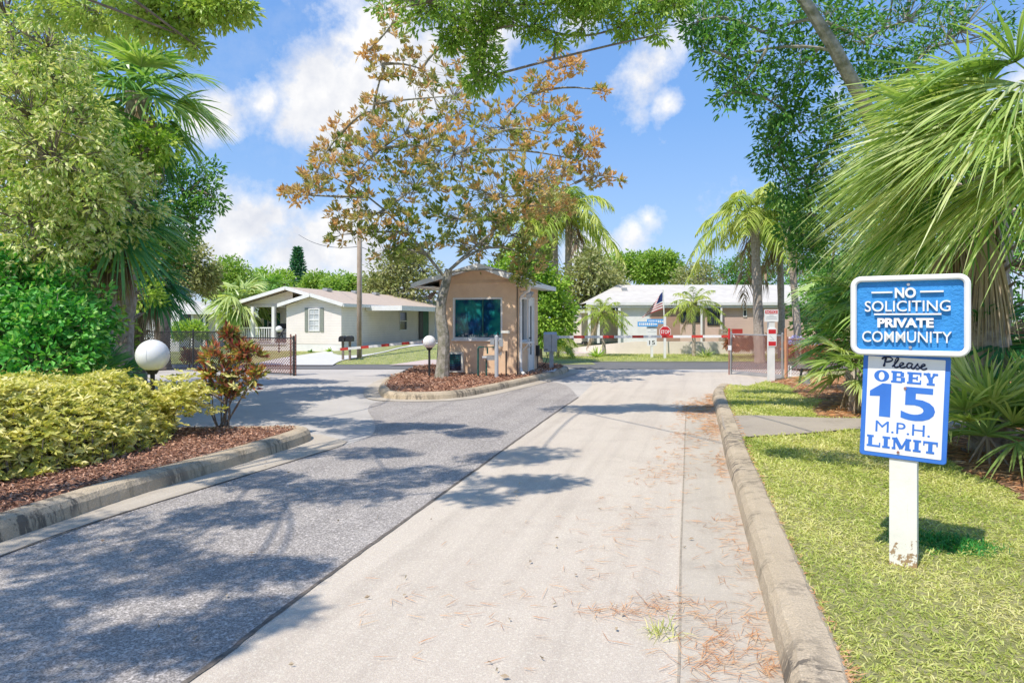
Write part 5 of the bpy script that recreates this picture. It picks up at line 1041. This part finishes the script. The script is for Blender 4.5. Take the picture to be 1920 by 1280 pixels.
# --- hedge, croton, small planting
def rosettes(name, label, cat, base, P, mat, L, W, k, origin, stems=True, up=.35, dr=.2):
    t_ = thing(name, label, cat, base, 0); n = len(P); b = MB(); ax = norm(R3(n)*.55 + np.array([0, 0, .9])); u = norm(np.cross(ax, R3(n))); v = np.cross(ax, u)
    a = np.tile(np.linspace(0, 2*np.pi, k, endpoint=False), n) + np.repeat(U(0, 6.28, n), k)
    A_, U_, V_ = (np.repeat(x, k, 0) for x in (ax, u, v)); d = norm(np.cos(a)[:, None]*U_ + np.sin(a)[:, None]*V_ + A_*up + R3(n*k)*.15)
    d[:, 2] -= dr; tt = np.clip(np.repeat(rng.random(n), k)*.6 + rng.random(n*k)*.4, 0, 1)
    m2 = MB(); m2.leaves(np.repeat(P, k, 0), d, L*U(.7, 1.15, n*k), W*U(.8, 1.2, n*k), tt, fold=.12); m2.build('foliage', LM[mat], t_, origin=base)
    if stems:
        A = P.copy(); A[:, 2] = base[2]-.02; A[:, :2] = P[:, :2]*.75 + (np.round(P[:, :2]/.35)*.35)*.25; sel = rng.random(n) < .25; b.segs(A[sel], P[sel], .008, .004, 4); b.build('stems', 'bark', t_, origin=base)
    return t_
hp = []
hed = [G(-700, 1000, .14), G(-200, 960, .14), G(10, 905, .14), G(150, 878, .14), G(230, 855, .14), G(290, 835, .14), G(318, 815, .14), G(300, 805, .14), C(-4.6, 9.3, .14), C(-8, 9.3, .14), C(-10, 8, .14)]
hed = np.array(hed); lo_, hi_ = hed.min(0), hed.max(0)
Q = rng.random((60000, 3))*(hi_-lo_)+lo_; Q = Q[inside(Q, hed)]; 
dist = np.full(len(Q), 9.)
for i in range(len(hed)):
    a_, c_ = hed[i][:2], hed[(i+1) % len(hed)][:2]; t = np.clip(((Q[:, :2]-a_)@(c_-a_))/((c_-a_)@(c_-a_)), 0, 1); dist = np.minimum(dist, np.linalg.norm(Q[:, :2]-a_-t[:, None]*(c_-a_), axis=1))
hmax = .14 + .74*np.sqrt(np.clip(dist/.55, 0, 1))*(1+.08*np.sin(Q[:, 0]*5)*np.cos(Q[:, 1]*4.3)) + rng.normal(size=len(Q))*.03
top = rng.random(len(Q)) < .62; Q[:, 2] = np.where(top, hmax, .16+(hmax-.16)*rng.random(len(Q)))
keep = top | (dist < .30); Q = Q[keep]; Q[:, :2] += rng.normal(size=(len(Q), 2))*.05
camd = np.linalg.norm(Q[:, :2], axis=1); Q = Q[rng.random(len(Q)) < .72]; print('hedge rosettes', len(Q))
rosettes('hedge', 'broad low hedge of yellow green variegated leaves along the left kerb', 'hedge', G(150, 850, .14), Q[:22000], 'hedge', .088, .034, 7, None)
Q2 = D(335, 745, 8.6) + rng.normal(size=(260, 3))*[.22, .22, .14]; rosettes('schefflera_shrub', 'loose yellow green shrub tip leaning from the hedge toward the red bush', 'shrub', camlocal(330, 8.6, .14), Q2, 'hedge', .088, .034, 7, None, stems=False)
cb = camlocal(422, 9.2, .14)
cp = [(436, 640, .14), (400, 668, .16), (440, 690, .20), (475, 665, .16), (410, 715, .2), (460, 720, .18), (390, 700, .12), (425, 735, .10), (480, 700, .12), (430, 625, .07), (452, 655, .12), (380, 735, .07)]
tree('croton_bush', 'bushy croton with red orange and green leaves on thin bare stems', 'shrub', cb, [cb-[0, 0, .05], cb+[0, 0, .02], cb+[0, 0, .07]], [(D(px, py, 9.2+U(-.12, .12)), (r, r, r*.9), 1) for px, py, r in cp], 'croton', leaf=(.10, .040), ntuft=13, per=12, tuftr=.04, tr=.03, whorl=True, twig=.010, limb=.6, lt=.45)
ct_ = bpy.data.objects['croton_bush']; b = MB()
for px, py, r in cp[:9]: b.tube(curve_pts(cb + rng.normal(size=3)*[.04, .04, 0], D(px+U(-8, 8), py+15, 9.2), 0, .10, 8), np.linspace(.011, .006, 8), 6)
b.build('stems', 'bark', ct_, origin=cb)
t_ = None
for px, py, lb in ((235, 655, 'small reddish shrub at the far left end of the black fence'), (355, 665, 'pinkish shrub behind the black fence post')):
    c_ = D(px, py, 23); b_ = np.array([c_[0], c_[1], 0]); tree('red_shrub', lb, 'shrub', b_, [b_, b_+[0, 0, .3], b_+[0, 0, .4]], [(c_, (.3, .3, .22), 1), (c_+[.3, 0, -.1], .22, .6)], 'redhedge', leaf=(.08, .04), ntuft=60, per=14, tuftr=.08, tr=.02)
c_ = D(355, 615, 27); b_ = np.array([c_[0], c_[1], 0]); tree('yellow_shrub', 'bright yellow green shrub in front of the grey house', 'shrub', b_, [b_, b_+[0, 0, .3], b_+[0, 0, .6]], [(c_, (.5, .4, .3), 1.2), (c_+[.5, 0, -.1], .3, .7), (c_+[-.4, 0, -.15], .35, .7)], 'lime', leaf=(.12, .05), ntuft=70, per=14, tuftr=.12, tr=.03)
c_ = D(240, 775, 7.2)
for px, py, cz, w_, lb in ((1412, 641, 28.5, 1.2, 'orange brown copper hedge behind the rusty gate'), (1522, 652, 24.5, .9, 'rusty orange shrub behind the rusty fence')):
    c_ = D(px, py, cz); b_ = np.array([c_[0], c_[1], 0])
    tree('copper_shrub', lb, 'shrub', b_, [b_, b_+[0, 0, .2], b_+[0, 0, .4]], [(c_ + C(w_*u*.75, U(-.2, .2))+[0, 0, U(-.12, .12)], (.34, .25, .26), 1) for u in (-1, -.5, 0, .5, 1)] , 'redhedge', leaf=(.12, .06), ntuft=46, per=12, tuftr=.12, tr=.02)
c_ = D(1493, 638, 21.5); b_ = np.array([c_[0], c_[1], 0]); tree('flower_shrub', 'pale blue and lilac flowering shrub right of the fence post', 'shrub', b_, [b_, b_+[0, 0, .3], b_+[0, 0, .5]], [(c_, (.28, .15, .11), 1), (c_+C(.5, 0)-[0, 0, .04], (.3, .15, .09), .8)], 'purple', leaf=(.07, .04), ntuft=40, per=10, tuftr=.06, tr=.02)
t_ = None
# --- palms and trees round the houses
queen_palm('queen palm with orange brown boots under long weeping fronds left of the pair', wz(1425, 25.5), D(1414, 405, 25.5), 19, 2.7, .62, .17, wd=.05, nl=60, az0=.4)
queen_palm('slender queen palm to the right of the pair, its crown merging with the oak', wz(1466, 27.5), D(1462, 430, 27.5), 14, 2.3, .6, .13, wd=.05, nl=50, az0=1.3)
queen_palm('leaning grey queen palm trunk between the pair and the fan palms', wz(1500, 24.5), D(1478, 400, 25), 9, 1.9, .5, .12, wd=.05, nl=44, az0=2.3, mat='fan')
for px, h_, lb, z_ in ((1022, 420, 'left of the three queen palms standing behind the magnolia', 43), (1040, 400, 'middle of the three queen palms standing behind the magnolia', 42), (1066, 395, 'rightmost queen palm behind the magnolia with fronds arching to the right', 41)):
    queen_palm(lb, wz(px, z_), D(px, h_, z_), 13, 3.6, .95, .22, wd=.075, nl=54, az0=px*.1, group='queen palms behind the magnolia')
for px, py, L_, lb in ((1128, 588, 1.35, 'small feathery date palm on the verge before the white carport'), (1301, 570, 1.45, 'small feathery date palm on the verge before the brown windows')):
    b_ = wz(px+(6 if px < 1200 else 0), 29.3); queen_palm(lb, b_, D(px, py, 29.3), 17, L_, .30, .07, wd=.026, nl=42, name='date_palm', archs=.62, elev=(-.35, 1.25), dead=1, group='small date palms on the verge')
queen_palm('low date palm beside the barrier machine', wz(1046, 28), D(1046, 640, 28), 14, 1.0, .3, .06, wd=.03, nl=40, name='date_palm', elev=(-.3, 1.2), dead=0, boots=False)
spiky('agave', 'green agave rosette at the left end of the retaining wall', wz(1119, 28.6), 60, .62, .05, 'lime', 'agave', .25)
spiky('agave', 'pale green agave rosette below the right date palm', wz(1322, 28.8), 60, .62, .05, 'fanbright', 'agave', .25)
for px, L_ in ((617, .3), (583, .2)): spiky('border_plant', {617: 'taller green border plant at the foot of the cream house', 583: 'low dark border plant at the foot of the cream house'}[px], PY(px, 31.0), 40, L_, .05, 'lime' if px == 617 else 'oak', 'plant', .4)
fan_palm('cabbage_palm', 'yellow green cabbage palm between the grey and cream houses', wz(448, 34), D(450, 560, 34), 20, 1.25, 'fanbright', pet=.9, dead=5, tr=.2, nl=24, elev=(-1, 1.2), droop=.5, wd=.10)
fan_palm('cabbage_palm', 'cabbage palm crown rising behind the cream house porch roof', wz(500, 44), D(505, 545, 44), 14, 1.2, 'fan', pet=.9, dead=1, tr=.2, nl=20, elev=(-.6, 1.2), droop=.4, wd=.11)
tree('ficus_tree', 'dense bright green tree behind the right side of the gatehouse', 'tree', wz(1010, 25), [wz(1010, 25), D(1010, 600, 25), D(1005, 560, 25)],
     cl([(960, 500, 25, .6, .8), (1000, 510, 25, .7, 1), (1035, 540, 25, .6, .9), (1050, 580, 25, .5, .8), (1020, 590, 24.6, .6, .9), (980, 560, 25, .7, 1), (1030, 625, 24.6, .45, .6), (1060, 610, 25, .35, .4), (930, 520, 25.4, .5, .6), (1010, 480, 25, .35, .4)]), 'lime', leaf=(.16, .09), ntuft=70, per=16, tuftr=.24, tr=.12, lt=.5, tint=(0, .8))
def bgtree(label, px, cz, cls, mat, leaf=.3, name='broadleaf_tree', nt_=46, group='background trees', per=14, tuftr=.5):
    b_ = wz(px, cz); c1 = cls[0]; tree(name, label, 'tree', b_, [b_, D(px, 590, cz), D(px, min(575, c1[1]+50), cz)], cl([(a, b__, cz+U(-1, 1), r, 1) for a, b__, r in cls]), mat, leaf=(leaf, leaf*.5), ntuft=nt_, per=per, tuftr=tuftr, tr=.25, far=False, twig=.02, group=group, lt=.45)
bgtree('dark olive magnolia tree left of the pink house', 1100, 38, [(1085, 530, 1.1), (1110, 510, 1.0), (1090, 570, 1.1), (1120, 545, 1.2), (1145, 530, .9), (1105, 490, .5), (1140, 560, 1.0)], 'olive', .26, 'magnolia_tree', 50)
bgtree('umbrella topped pine left of the pair behind the grey roof', 1175, 62, [(1150, 500, (2, 1.5, .8)), (1180, 490, (1.8, 1.5, .7)), (1140, 515, (1.4, 1.2, .6)), (1200, 510, (1.5, 1.2, .7))], 'pine', .34, 'umbrella_pine', 90)
bgtree('umbrella topped pine right of the pair behind the grey roof', 1235, 62, [(1230, 495, (2.2, 1.5, 1.0)), (1250, 510, (1.5, 1.5, .8)), (1215, 515, (1.4, 1.2, .7)), (1240, 485, (1.5, 1.2, .5))], 'pine', .34, 'umbrella_pine', 90)
bgtree('thin grey green tree between the pines and the queen palm', 1300, 55, [(1290, 520, 1.1), (1310, 510, .9), (1330, 525, 1.2), (1275, 530, .8)], 'olive', .28, nt_=30)
bgtree('round tree behind the cream roof ridge right of the spruce', 595, 70, [(595, 530, (1.5, 1.5, 1.0)), (585, 538, 1.0), (605, 538, 1.0)], 'pine', .36, nt_=90)
bgtree('round tree behind the cream roof left of the utility pole', 640, 66, [(640, 532, (1.7, 1.4, .9)), (625, 540, 1.0), (660, 538, 1.0)], 'pine', .36, nt_=90)
bgtree('large mottled green oak between the utility pole and the gatehouse', 745, 45, [(730, 510, 1.3), (760, 500, 1.3), (790, 510, 1.3), (720, 540, 1.2), (750, 545, 1.4), (790, 545, 1.4), (700, 545, .8), (770, 480, .9)], 'olive', .26, nt_=55, name='oak_tree')
bgtree('pale hazy tree right of the utility pole', 700, 75, [(690, 540, 1.5), (710, 545, 1.4), (725, 535, 1.4)], 'willow', .34, nt_=50)
bgtree('round bright tree above the grey house roof', 420, 60, [(410, 520, 1.6), (435, 515, 1.5), (395, 530, 1.2), (455, 530, 1.2), (420, 545, 1.6)], 'pine', .34, nt_=80)
bgtree('green tree row end behind the porch gable', 500, 72, [(480, 532, 1.4), (505, 528, 1.4), (530, 532, 1.3), (500, 545, 1.6)], 'lime', .34, nt_=70)
bgtree('green tree behind the right end of the pink house roof', 1380, 60, [(1360, 520, 1.6), (1390, 510, 1.6), (1420, 520, 1.6), (1470, 510, 2), (1520, 500, 2)], 'oak', .3, nt_=60)
bgtree('leafy tree between the fan palms and the pink house', 1540, 30, [(1520, 560, 1.0), (1560, 540, 1.1), (1600, 560, 1.1), (1540, 600, .9), (1590, 610, 1), (1650, 580, 1.2), (1700, 560, 1.4)], 'oak', .2, nt_=60)
bgtree('broad tree mass behind the right thicket', 1800, 18, [(1700, 400, 1.4), (1760, 480, 1.3), (1820, 400, 1.5), (1880, 500, 1.4), (1950, 400, 1.6), (1700, 560, 1.1), (1800, 600, 1.1), (1900, 620, 1.1), (1650, 620, .8), (1650, 480, 1)], 'oak', .16, nt_=80, tuftr=.35)
# araucaria
ab = wz(558, 80); t_ = thing('norfolk_pine', 'dark conical Norfolk pine spire behind the cream roof', 'tree', ab); b = MB(); tz = H-(468-HZ)*80/F; b.tube([(0, 0, 0), (0, 0, tz-.3)], [.2, .04], 8); b.build('trunk', 'bark', t_)
b = MB(); P_ = []; Dd = []; Ll = []
for z in np.linspace(3.4, tz, 24):
    R_ = 1.35*(1-((z-3.0)/(tz-2.9)))**.8 + .22
    for a in np.arange(0, 6.28, .45):
        aa = a+z; d = np.array([math.cos(aa), math.sin(aa), .12]); 
        for t in np.linspace(.1, 1, 8): P_.append(d*R_*t+[0, 0, z]); Dd.append(d*.5+np.array([U(-.6, .6), U(-.6, .6), U(.0, .6)])); Ll.append(.45)
b.leaves(P_, Dd, Ll, .17, rng.random(len(P_))); b.build('crown', LM['blue'], t_)
# ------------------------------------------------------------------ ground cover
def scatter(poly, n, zz, avoid=()):
    poly = np.asarray(poly); lo_, hi_ = poly.min(0), poly.max(0); Q = rng.random((n, 3))*(hi_-lo_)+lo_; Q[:, 2] = zz; Q = Q[inside(Q, poly)]
    for a in avoid: Q = Q[~inside(Q, a)]
    return Q
near = [p for p in lawn_edge if -C(0, 0)[0] is not None] + [G(1400, 724, LZ), G(1440, 713, LZ), G(1500, 706, LZ), C(7.5, 13.0), C(7.5, 0)]
Q = scatter(near, 420000, LZ, (b1, b2, path)); cd = np.maximum(1.5, Q[:, 1]*CT - Q[:, 0]*ST); cx_ = Q[:, 0]*CT + Q[:, 1]*ST
Q = Q[(rng.random(len(Q)) < np.clip((4.5/cd)**1.1, .12, 1)) & (cx_/cd < .85) & (cd > 2.2)]; n = len(Q); cd = np.maximum(1.5, Q[:, 1]*CT - Q[:, 0]*ST)
pat = .5+.25*np.sin(Q[:, 0]*2.1+1)*np.sin(Q[:, 1]*1.3) + .2*np.sin(Q[:, 0]*5.3+Q[:, 1]*3.1); b = MB(); d = R3(n); d[:, 2] = np.abs(d[:, 2])*.7+.25
b.blades(Q, d, U(.03, .085, n)*np.clip(cd/5, 1, 1.6), .0075*np.clip(cd/4, 1, 2.2), .5, 2, np.clip(pat*.6+rng.random(n)*.55-.05, 0, 1)); print('grass', n)
tag(b.build('grass', LM['grass'], kind='stuff'), 'short coarse green lawn grass beside the right kerb', 'grass')
def fringe(name, line, n, z, label, L=.1):
    line = np.asarray(line); i = rng.integers(0, len(line)-1, n); t = rng.random(n)[:, None]; Q = line[i]*(1-t)+line[i+1]*t; Q[:, :2] += rng.normal(size=(n, 2))*.05; Q[:, 2] = z
    b = MB(); d = R3(n); d[:, 2] = np.abs(d[:, 2])+.2; b.blades(Q, d, L*U(.5, 1.2, n), .02, .4, 2, rng.random(n)); tag(b.build(name, LM['grass'], kind='stuff'), label, 'grass')
b = MB(); vq = np.concatenate([np.stack([U(0, 16, 30000), U(26, 31, 30000)], 1)]); V = np.array([C(x, z, .05) for x, z in vq]); d = R3(len(V)); d[:, 2] = np.abs(d[:, 2])+.3
b.blades(V, d, U(.06, .14, len(V)), .025, .3, 1, rng.random(len(V))); tag(b.build('grass', LM['grass'], kind='stuff'), 'rough verge grass across the street below the pink house', 'grass')
Vq = []
for x, z in zip(U(-14, .5, 26000), U(24.5, 31.3, 26000)): Vq.append((x, z))
V = np.array([C(x, z, yz(x, z)) for x, z in Vq])
px_ = 960+F*np.array([x/z for x, z in Vq]); py_ = HZ + F*(H-V[:, 2])/np.array([z for x, z in Vq])
onroad = inside(np.stack([px_, py_], 1), np.array([(470, 686), (520, 672), (600, 660), (660, 650), (720, 644), (800, 639), (830, 643), (765, 650), (720, 660), (680, 668), (640, 676), (622, 686)])) | inside(np.stack([px_, py_], 1), np.array([(730, 686), (750, 681), (800, 674), (880, 674), (850, 686)]))
V = V[~onroad]; d = R3(len(V)); d[:, 2] = np.abs(d[:, 2])+.3; b = MB(); b.blades(V, d, U(.04, .10, len(V)), .022, .3, 1, rng.random(len(V))); tag(b.build('grass', LM['grass'], kind='stuff'), 'mown yard grass in front of the cream house', 'grass')
def chips(poly, n, z, name, label, mat, L, W, lift=.02):
    Q = scatter(poly, n, z); m = len(Q); Q[:, 2] += U(0, lift, m); b = MB(); d = R3(m); d[:, 2] *= .25; b.leaves(Q, d, L*U(.5, 1.5, m), W*U(.6, 1.3, m), rng.random(m), fold=.3); tag(b.build(name, LM[mat], kind='stuff'), label, name.replace('_', ' '))
chips(offset(mk, -.2), 60000, .148, 'mulch', 'red brown bark mulch on the left median', 'chips', .045, .018, .03)
chips(offset(isl, -.17, True), 16000, .145, 'mulch', 'red brown bark mulch round the gatehouse', 'chips', .07, .03, .04)
def needles(P, name, label, mat='straw', L=.11, w=.0035, sp=None):
    n = len(P); b = MB(); a = rng.normal(size=n)*.9 + (0 if sp is None else sp); d = np.stack([np.cos(a), np.sin(a), U(0, .08, n)], 1); cdn = np.clip(np.linalg.norm(P[:, :2], axis=1)/4.5, 1, 3); b.blades(P, d, L*U(.6, 1.4, n), w*cdn, .02, 2, rng.random(n)); tag(b.build(name, LM[mat], kind='stuff'), label, 'pine needles')
for poly, l_ in ((b1, 'orange pine straw under the palmettos by the fence'), (b2, 'orange pine straw bed at the right edge')):
    Q = scatter(poly, 22000, LZ+.015); Q[:, 2] += U(0, .03, len(Q)); needles(Q, 'pine_straw', l_, L=.13, w=.008)
b = MB(); Q = scatter(b2, 260, LZ+.03); a = rng.normal(size=len(Q))*.5+TH; d = np.stack([np.cos(a), np.sin(a), U(-.02, .1, len(Q))], 1); b.blades(Q, d, U(.3, .8, len(Q)), .02, .02, 2, rng.random(len(Q))); tag(b.build('palm_litter', LM['dead'], kind='stuff'), 'fallen dry frond stalks on the right straw bed', 'litter')
# needles on the drive: clusters
P_ = []
for px, py, sx_, sy_, n_ in [(1340, 1200, 60, 50, 90), (1240, 1140, 70, 22, 60), (1130, 1150, 60, 10, 34), (1390, 1060, 50, 60, 60), (1360, 980, 50, 40, 60), (1250, 900, 60, 20, 50), (1200, 950, 70, 40, 40), (1330, 1250, 80, 30, 60), (1250, 880, 40, 30, 40), (1280, 850, 50, 25, 60), (1290, 815, 50, 14, 90), (1300, 770, 30, 18, 420), (1330, 760, 15, 20, 320), (1330, 800, 14, 20, 160), (1345, 870, 10, 25, 70), (1000, 1100, 160, 120, 36), (800, 1150, 200, 100, 26), (1150, 1020, 100, 50, 36), (1420, 1180, 30, 70, 50), (1450, 1260, 30, 30, 40)]:
    for _ in range(n_):
        q = G(px+rng.normal()*sx_*.6, max(740, py+rng.normal()*sy_*.6), .0); P_.append(q+[0, 0, .018])
P_ = np.array(P_); P_ = P_[~inside(P_, list(offset(kr, .0))+[C(9, 16), C(9, 0)])]; needles(np.repeat(P_, 2, 0), 'pine_needles', 'orange pine needles strewn over the concrete lane', L=.10, w=.0036, sp=TH)
Q = lawn_edge; li = rng.integers(0, len(Q)-1, 900); V = np.array(Q)[li] + rng.normal(size=(900, 3))*[.025, .025, 0] + [0, 0, LZ+.01-0*li[0]]; V[:, 2] = LZ+.02; needles(V, 'pine_needles', 'orange needles and leaf bits caught along the kerb edge', L=.05, w=.006, sp=1.3)
P_ = np.array([G(U(60, 1300), U(860, 1270), .02) for _ in range(42)]); b = MB(); d = R3(42); d[:, 2] = .1; b.leaves(P_, d, U(.02, .05, 42), .02, rng.random(42)); tag(b.build('fallen_leaves', LM['dead'], kind='stuff'), 'small dry leaves scattered on the concrete lane', 'leaves')
spiky('grass_tuft', 'single pale grass tuft growing in the gutter joint', G(1243, 1188, .01), 46, .13, .005, 'grass', 'grass', .35, zmin=.4)
for px, py, s_, lb in ((1780, 1020, .9, 'dark green grass blades painting the sign shadow just right of the sign post'),): 
    b = MB(); n = 1500; c_ = G(px, py, LZ); Q = c_ + np.stack([*(rng.normal(size=(2, n))*np.array([[.13], [.10]])), 0*U(0, 1, n)], 1); d = R3(n); d[:, 2] = np.abs(d[:, 2])+.3; b.blades(Q, d, U(.04, .10, n), .008, .4, 2, rng.random(n)*.4); tag(b.build('sign_shadow_grass', LM['darkshrub']), lb, 'grass')  # darker blades colour in the sign's cast shadow on the lawn
t_ = thing('landscape_light', 'small spotlight on a grey stub with two dark stakes in the far lawn', 'light', camlocal(1508, 15.6, LZ), TH)
b = MB(); b.tube([(.05, 0, 0), (.05, 0, .16), (.05, 0, .19)], [.085, .075, .03], 12); b.build('base', 'galv', t_); b = MB(); b.bar((-.12, 0, 0), (-.05, 0, .38), .04); b.build('stake', 'black', t_); b = MB(); b.bar((.09, .03, 0), (.13, .03, .30), .035); b.build('stake', 'black', t_)
